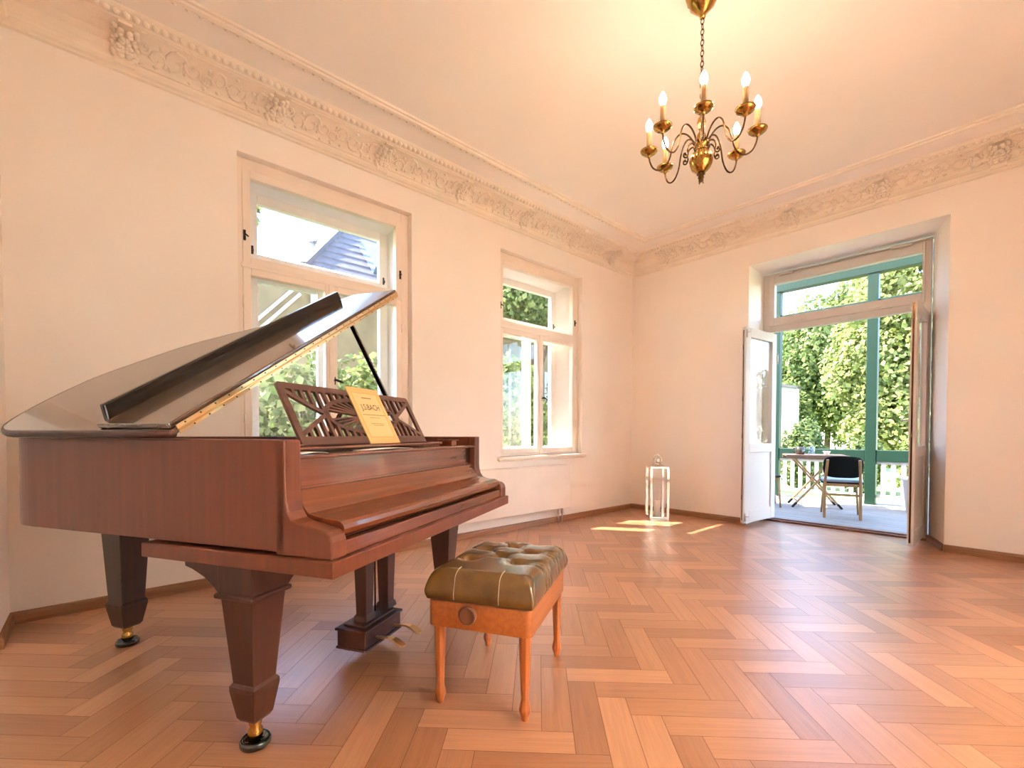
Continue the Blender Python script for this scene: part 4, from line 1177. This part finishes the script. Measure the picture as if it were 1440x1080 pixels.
chair((-2.47, 6.93, 0), R(-62), 'dark seated wooden chair partly hidden by the left door leaf', False)

# things on the table
tabM = Matrix.Translation(tb.location) @ Matrix.Rotation(R(24), 4, 'Z')
def ontable(a, v): return tuple(tabM @ Vector((a, v, TZ + .0005)))
mug = empty('coffee_mug', ontable(-.17, .02)); mug.scale = (1.35, 1.35, 1.2); tag(mug, 'dark brown mug on the left side of the veranda table', 'mug')
b = MB(); b.lathe([(.036, 0), (.042, .01), (.044, .085), (.041, .086), (.039, .012), (.0, .010)], n=24); b.build('body', M['mug'], mug)
b = MB(); b.tube([(-.042, -.0, .072), (-.062, -.01, .066), (-.068, -.012, .045), (-.060, -.01, .024), (-.042, 0, .018)], .006, 8); b.build('handle', M['mug'], mug)
tm = MB(); tm.lathe([(.028, 0), (.030, .003), (.036, .095), (.0345, .096), (.0285, .010), (.0, .009)], n=24)
o = tag(tm.build('drinking_glass', M['tumbler']), 'clear drinking glass beside the dark mug', 'glass'); o.scale = (1.25, 1.25, 1.15); p_ = ontable(-.03, .03); o.location = (p_[0], p_[1], p_[2])
tm = MB(); tm.lathe([(.022, 0), (.026, .004), (.042, .040), (.044, .050), (.041, .050), (.034, .030), (.0, .008)], n=24)
o = tag(tm.build('small_bowl', M['china']), 'small white china bowl near the middle of the veranda table', 'bowl'); o.location = ontable(.14, -.02)

# white tub by the railing
tm = MB(); tm.lathe([(.135, 0), (.145, .01), (.185, .40), (.21, .415), (.21, .445), (.19, .445), (.17, .40), (.125, .02), (.0, .02)], n=32)
o = tag(tm.build('garden_tub', M['tub']), 'white tapered tub on the deck beside the right door leaf', 'tub'); o.location = (-.85, 7.75, 0)

# ------------------------------------------------------------------ garden
b = MB(); b.box(-40, 30, 8.37, 48, -.62, -.5); b.box(-40, -3.97, -30, 8.37, -.62, -.5); b.box(-3.97, 30, -30, -.9, -.62, -.5)
tag(b.build('lawn', M['grass'], rel=False), kind='structure')

def leaves(name, mat, parent, centers, n, size, flat=.0, droop=.3, shell=.55):
    """n leaf quads scattered through ellipsoids centers = [(c, radii)]"""
    vol = np.array([r[0] * r[1] + r[1] * r[2] + r[0] * r[2] for _, r in centers]); cnt = np.maximum(1, (n * vol / vol.sum()).astype(int))
    C_ = []; Nn = []
    for (c, r), m_ in zip(centers, cnt):
        d = rng.normal(size=(m_, 3)); d /= np.linalg.norm(d, axis=1)[:, None]
        rad = (shell + (1 - shell) * rng.random(m_)) * (1 + .12 * np.sin(d[:, 0] * 7 + c[0]) * np.sin(d[:, 2] * 6 + c[1]))
        C_.append(np.array(c) + d * rad[:, None] * np.array(r)); Nn.append(d)
    C_ = np.concatenate(C_); Nn = np.concatenate(Nn); m_ = len(C_)
    nr = Nn + rng.normal(size=(m_, 3)) * .75 + np.array([0, 0, .35]); nr /= np.linalg.norm(nr, axis=1)[:, None]
    t = rng.normal(size=(m_, 3)); t[:, 2] -= droop; t -= nr * (t * nr).sum(1)[:, None]; t /= np.linalg.norm(t, axis=1)[:, None]
    s = np.cross(nr, t); ln = size * (.6 + .8 * rng.random(m_))[:, None]; wd = ln * .36
    V = np.empty((m_, 4, 3)); V[:, 0] = C_ - t * ln * .5; V[:, 2] = C_ + t * ln * .5 - nr * ln * .12
    V[:, 1] = C_ + s * wd + nr * ln * .06; V[:, 3] = C_ - s * wd + nr * ln * .06
    base = parent['_world'] if (parent is not None and parent.get('_world')) else (0, 0, 0)
    me = bpy.data.meshes.new(name); me.vertices.add(m_ * 4); me.vertices.foreach_set('co', (V.reshape(-1, 3) - np.array(base)).ravel())
    me.loops.add(m_ * 4); me.loops.foreach_set('vertex_index', np.arange(m_ * 4, dtype=np.int32))
    me.polygons.add(m_); me.polygons.foreach_set('loop_start', np.arange(0, m_ * 4, 4, dtype=np.int32)); me.polygons.foreach_set('loop_total', np.full(m_, 4, dtype=np.int32))
    me.update(calc_edges=True)
    at = me.attributes.new('leaf_tone', 'FLOAT', 'FACE'); at.data.foreach_set('value', rng.random(m_).astype(np.float32))
    me.materials.append(mat)
    o = bpy.data.objects.new(name, me); COL.objects.link(o)
    if parent is not None: o.parent = parent
    return o

def tree(name, base, blobs, trunk_h, mat, n, size, label, cat, group=None, tr=.14, shell=.5, trunk=True):
    root = empty(name, base, 0, True); tag(root, label, cat, group)
    leaves('crown' if trunk else 'foliage', mat, root, blobs, n, size, shell=shell)
    b = MB(); top = Vector(blobs[0][0]); bs = Vector(base)
    if trunk:
        b.tube([bs, bs.lerp(top, .35) + Vector((.06, .04, 0)), bs.lerp(top, .7), top], [tr, tr * .8, tr * .6, tr * .3], 10)
        for c, r in blobs[1:]: b.tube([bs.lerp(top, .55), bs.lerp(top, .55).lerp(Vector(c), .5) + Vector((0, 0, .2)), Vector(c)], [tr * .45, tr * .3, tr * .15], 6)
        b.build('trunk', M['bark'], root)
    else:
        for c, r in blobs: b.tube([Vector((c[0], c[1], base[2])), Vector((c[0] + .05, c[1], c[2])), Vector((c[0], c[1] + .06, c[2] + r[2] * .7))], [.03, .02, .008], 6)
        b.build('stems', M['bark'], root)
    return root

# garden seen through the door
def T(name, x, y, blobs, *a, **k): return tree(name, (x, y, -.5), [((x + dx, y + dy, z), r) for dx, dy, z, r in blobs], *a, **k)
T('garden_tree', -1.8, 19.2, [(0, 0, 5.6, (2.4, 2.0, 2.9)), (-1.3, -.3, 3.2, (1.7, 1.5, 2.0)), (1.2, -.3, 3.0, (1.7, 1.5, 2.0)), (-.4, -.7, 1.4, (1.9, 1.2, 1.5))], 3, M['leafy'], 34000, .17, 'yellow green broad tree filling the view right of the middle veranda post', 'tree', 'garden trees beyond the veranda')
T('garden_tree', -5.9, 24.2, [(0, 0, 4.4, (2.6, 2.1, 2.9)), (1.4, -.4, 2.6, (2.0, 1.6, 2.4)), (-1.2, -.4, 2.6, (1.8, 1.5, 2.2)), (1.5, .2, 6.2, (1.7, 1.6, 1.9))], 3, M['leafb'], 34000, .19, 'green tree between the two veranda posts', 'tree', 'garden trees beyond the veranda')
T('garden_tree', -10.6, 30, [(0, 0, 5.0, (2.8, 2.2, 2.8)), (-2.2, 0, 4.2, (2.2, 1.8, 2.2)), (2.2, 0, 4.6, (2.2, 1.8, 2.6))], 3, M['leafm'], 15000, .26, 'pale distant tree behind the white garden wall', 'tree', 'garden trees beyond the veranda')
T('garden_tree', 5.2, 20.5, [(0, 0, 4.6, (2.3, 2.0, 3.0)), (-1.6, -.3, 2.2, (1.7, 1.4, 2.0)), (1.6, -.3, 2.2, (1.7, 1.4, 2.0))], 3, M['leafy'], 16000, .22, 'unseen bright tree added at the far right for the door pane to mirror', 'tree', 'garden trees beyond the veranda')  # out of direct view, put in so the left door pane mirrors greenery
T('garden_shrub', -4.05, 14.3, [(0, 0, .35, (.62, .6, .95)), (.1, .1, .9, (.35, .35, .55))], 1, M['leafm'], 5000, .11, 'grey green shrub in front of the white garden wall', 'shrub', 'shrubs along the garden edge', trunk=False)
T('garden_shrub', -2.75, 14.5, [(0, 0, .15, (.50, .5, .7)), (.12, .1, .55, (.3, .3, .4))], 1, M['leafm'], 4000, .11, 'darker low shrub above the handrail left of the middle post', 'shrub', 'shrubs along the garden edge', trunk=False)
T('garden_shrub', -1.5, 14.3, [(0, 0, .2, (.55, .5, .75)), (-.15, .1, .6, (.3, .3, .45))], 1, M['leafb'], 4000, .11, 'bright low shrub behind the railing right of the middle post', 'shrub', 'shrubs along the garden edge', trunk=False)
T('garden_shrub', -5.55, 18.4, [(0, 0, .9, (.75, .7, 1.7)), (-.1, .1, 2.0, (.5, .5, .9))], 1, M['leafb'], 7000, .13, 'tall green shrub right of the white garden wall', 'shrub', 'shrubs along the garden edge', trunk=False)
# white wall at the garden edge
hs = empty('garden_wall', (-7.0, 16, -.5), 0, True); tag(hs, 'white rendered garden wall behind the left veranda post', 'wall')
b = MB(); b.prism([(-9.6, -.5), (-4.70, -.5), (-4.70, 2.42), (-5.6, 2.62), (-9.6, 2.62)], lambda a, h, t: (a, t, h), 16, 16.25); b.build('wall', M['whitewall'], hs)
b = MB(); b.prism([(-9.6, 2.62), (-5.6, 2.62), (-4.66, 2.41), (-4.64, 2.47), (-5.59, 2.69), (-9.6, 2.69)], lambda a, h, t: (a, t, h), 15.93, 16.32); b.build('coping', M['tile'], hs)

# neighbour's house seen through the near window
nh = empty('neighbour_house', (-12.8, 9, -.5), 0, True); tag(nh, 'neighbouring house with tiled hip roof and ochre walls outside the windows', 'house')
EX, EZ, EY0, EY1 = -9.6, 4.28, 3.05, 16
b = MB(); b.box(-16, EX - .35, EY0 + .3, EY1, -.5, EZ + .05); b.box(-16, EX - .40, -.6, EY0 + .3, -.5, 3.98); b.build('wall', M['stone'], nh)
rf = MB(); RXr, RZr, dyh = -13.0, 7.95, .9 * 3.4
nrow = 17
for i in range(nrow):
    t0_, t1_ = i / nrow, (i + 1.12) / nrow
    xa, xb = EX + (RXr - EX) * t0_, EX + (RXr - EX) * t1_; za, zb = EZ + (RZr - EZ) * t0_, EZ + (RZr - EZ) * t1_
    ya, yb = EY0 + dyh * t0_, EY0 + dyh * min(t1_, 1)
    rf.add([(xa, ya, za + .05), (xa, EY1, za + .05), (xb, EY1, zb + .01), (xb, yb, zb + .01), (xa, ya, za - .01), (xa, EY1, za - .01)], [(0, 1, 2, 3), (0, 4, 5, 1)])
    # hip side
    xc, xd = -16.4 + (RXr + 16.4) * t0_, -16.4 + (RXr + 16.4) * t1_
    rf.add([(xa, ya, za + .05), (xb, yb, zb + .01), (xd, yb, zb + .01), (xc, ya, za + .05), (xa, ya, za - .01), (xc, ya, za - .01)], [(0, 1, 2, 3), (0, 3, 5, 4)])
rf.add([(RXr, EY0 + dyh, RZr), (RXr, EY1, RZr), (-16.4, EY1, EZ), (-16.4, EY0, EZ)], [(0, 1, 2, 3)])
rf.bar((EX, EY0, EZ + .06), (RXr, EY0 + dyh, RZr + .04), .16, .10)
rfo = rf.build('roof', M['tile'], nh)
b = MB(); b.tube([(EX + .06, EY0 - .1, EZ - .02), (EX + .06, EY1, EZ - .02)], .07, 10); b.build('gutter', M['zinc'], nh)
b = MB(); b.tube([(-10.6, 3.55, 4.6), (-10.6, 3.55, 5.25)], .07, 10); b.lathe([(.10, 5.20), (.12, 5.26), (.05, 5.36), (0, 5.38)], (-10.6, 3.55, 0), 12); b.build('vent_pipe', M['zinc'], nh)
def roofp(t, y, c=0): return (EX + (RXr - EX) * t - c * .73 * -1, y, EZ + (RZr - EZ) * t + c * .68)
b = MB(); P = [roofp(.08, 4.62, .20), roofp(.08, 5.3, .20), roofp(.30, 5.3, .20), roofp(.30, 4.62, .20)]; Q = [roofp(.08, 4.62, 0), roofp(.08, 5.3, 0), roofp(.30, 5.3, 0), roofp(.30, 4.62, 0)]
b.add(P + Q, [(0, 1, 2, 3), (0, 4, 5, 1), (1, 5, 6, 2), (2, 6, 7, 3), (3, 7, 4, 0)]); b.build('skylight', M['sky'], nh)
b = MB(); b.bar((EX - .38, 1.9, 2.75), (EX - .38, 2.95, 3.9), .06, .10, (1, 0, 0)); b.bar((EX - .38, 2.1, 2.75), (EX - .38, 3.1, 3.85), .06, .07, (1, 0, 0)); b.bar((EX - .36, 3.36, 4.1), (EX - .36, 3.36, -.4), .10, .30); b.build('stone_trim', M['whitewall'], nh)
for yy in (10.2, 13.0):
    b = MB(); b.box(EX - .36, EX - .30, yy, yy + .9, 1.2, 2.9); b.build('window', M['zinc'], nh)
    b = MB(); b.box(EX - .30, EX - .29, yy + .1, yy + .42, 1.3, 2.8); b.box(EX - .30, EX - .29, yy + .48, yy + .8, 1.3, 2.8); b.build('shutter', M['zinc'], nh)
# hedge and vines between the houses
tree('vine_hedge', (-6.3, 2.3, -.5), [((-6.3, .9, .5), (.7, .9, 1.15)), ((-6.2, 1.9, .85), (.7, .9, 1.25)), ((-6.4, 2.9, .9), (.7, .9, 1.2)), ((-6.3, 3.75, .6), (.7, .7, 1.2))], 1, M['leafb'], 16000, .115, 'bright green leafy hedge outside the near window behind the piano', 'hedge', None, trunk=False, shell=.6)
tree('climbing_vine', (-6.2, 5.6, -.5), [((-6.2, 5.75, .6), (.55, .65, 1.0)), ((-6.3, 5.62, 1.7), (.50, .58, .75)), ((-6.2, 6.9, .9), (.5, .5, 1.3)), ((-6.3, 7.6, .5), (.6, .7, 1.0))], 1, M['leafb'], 14000, .10, 'loose green vine outside the lower panes of the far window', 'vine', None, trunk=False, shell=.35)
tree('overhanging_tree', (-8.6, 9.3, -.5), [((-7.6, 6.9, 4.6), (1.3, 1.6, 1.1)), ((-7.2, 6.2, 3.7), (.9, 1.0, .7)), ((-7.9, 8.2, 4.2), (1.2, 1.2, 1.2)), ((-8.2, 9.6, 5.2), (1.5, 1.5, 1.6))], 1, M['leafm'], 13000, .12, 'olive green tree hanging over the upper pane of the far window', 'tree', None, shell=.3)
tree('shade_tree', (-6.9, -1.6, -.5), [((-6.9, -1.15, 5.9), (1.5, 1.45, 2.1)), ((-7.2, -2.6, 6.4), (1.6, 1.3, 1.8)), ((-7.0, -.9, 3.6), (.9, .9, .8)), ((-7.4, 1.50, 4.15), (.12, .26, .55))], 1, M['leafm'], 13000, .22, 'dark leaved tree, twigs edge the near window, unseen crown added to block sun', 'tree', None, tr=.2, shell=.2)  # only the twig blob shows; crown added to keep sun off the near window

# ------------------------------------------------------------------ light
wd = bpy.data.worlds.new('World'); SC.world = wd; wd.use_nodes = True
nt = wd.node_tree; bg = nt.nodes['Background']
sk = nt.nodes.new('ShaderNodeTexSky'); sk.sky_type = 'NISHITA'; sk.sun_disc = False
sd = Vector((1, .70, -1.60)).normalized()
sk.sun_elevation = math.asin(-sd.z); sk.sun_rotation = math.atan2(-sd.x, -sd.y)
sk.air_density = 1.0; sk.dust_density = .5; sk.ozone_density = 2.0
nt.links.new(sk.outputs[0], bg.inputs['Color']); bg.inputs['Strength'].default_value = .58
sun = bpy.data.lights.new('sun', 'SUN'); sun.energy = 7.5; sun.angle = R(.6); sun.color = (1.0, .93, .80)
so = bpy.data.objects.new('sun', sun); COL.objects.link(so); so.rotation_mode = 'QUATERNION'; so.rotation_quaternion = sd.to_track_quat('-Z', 'Y'); so.location = (-12, -6, 14)

# ------------------------------------------------------------------ camera
cam = bpy.data.cameras.new('camera'); co = bpy.data.objects.new('camera', cam); COL.objects.link(co)
f_, cx_, cy_, yaw, pit, rol = 646.46, 725.56, 623.18, .8327, -.02065, .00147
fwd = Vector((-math.sin(yaw) * math.cos(pit), math.cos(yaw) * math.cos(pit), math.sin(pit)))
rt = Vector((math.cos(yaw), math.sin(yaw), 0)); upv = rt.cross(fwd)
r2 = rt * math.cos(rol) + upv * math.sin(rol); u2 = -rt * math.sin(rol) + upv * math.cos(rol)
mt = Matrix((r2, u2, -fwd)).transposed().to_4x4(); mt.translation = (0, 0, 1.0)
co.matrix_world = mt
cam.sensor_width = 36; cam.sensor_fit = 'HORIZONTAL'; cam.lens = f_ / 1440 * 36
cam.shift_x = (720 - cx_) / 1440; cam.shift_y = (cy_ - 540) / 1440; cam.clip_start = .02; cam.clip_end = 300
SC.camera = co

vs_ = SC.view_settings
vs_.view_transform = 'Standard'; vs_.look = 'None'; vs_.exposure = 2.06; vs_.gamma = 1.0; vs_.use_curve_mapping = False
SC.cycles.max_bounces = 12; SC.cycles.diffuse_bounces = 9; SC.cycles.transparent_max_bounces = 16
SC.cycles.sample_clamp_indirect = 8.0
SC.cycles.caustics_reflective = False; SC.cycles.caustics_refractive = False
SC.cycles.use_denoising = True
for o in bpy.data.objects:
    if '_world' in o: del o['_world']
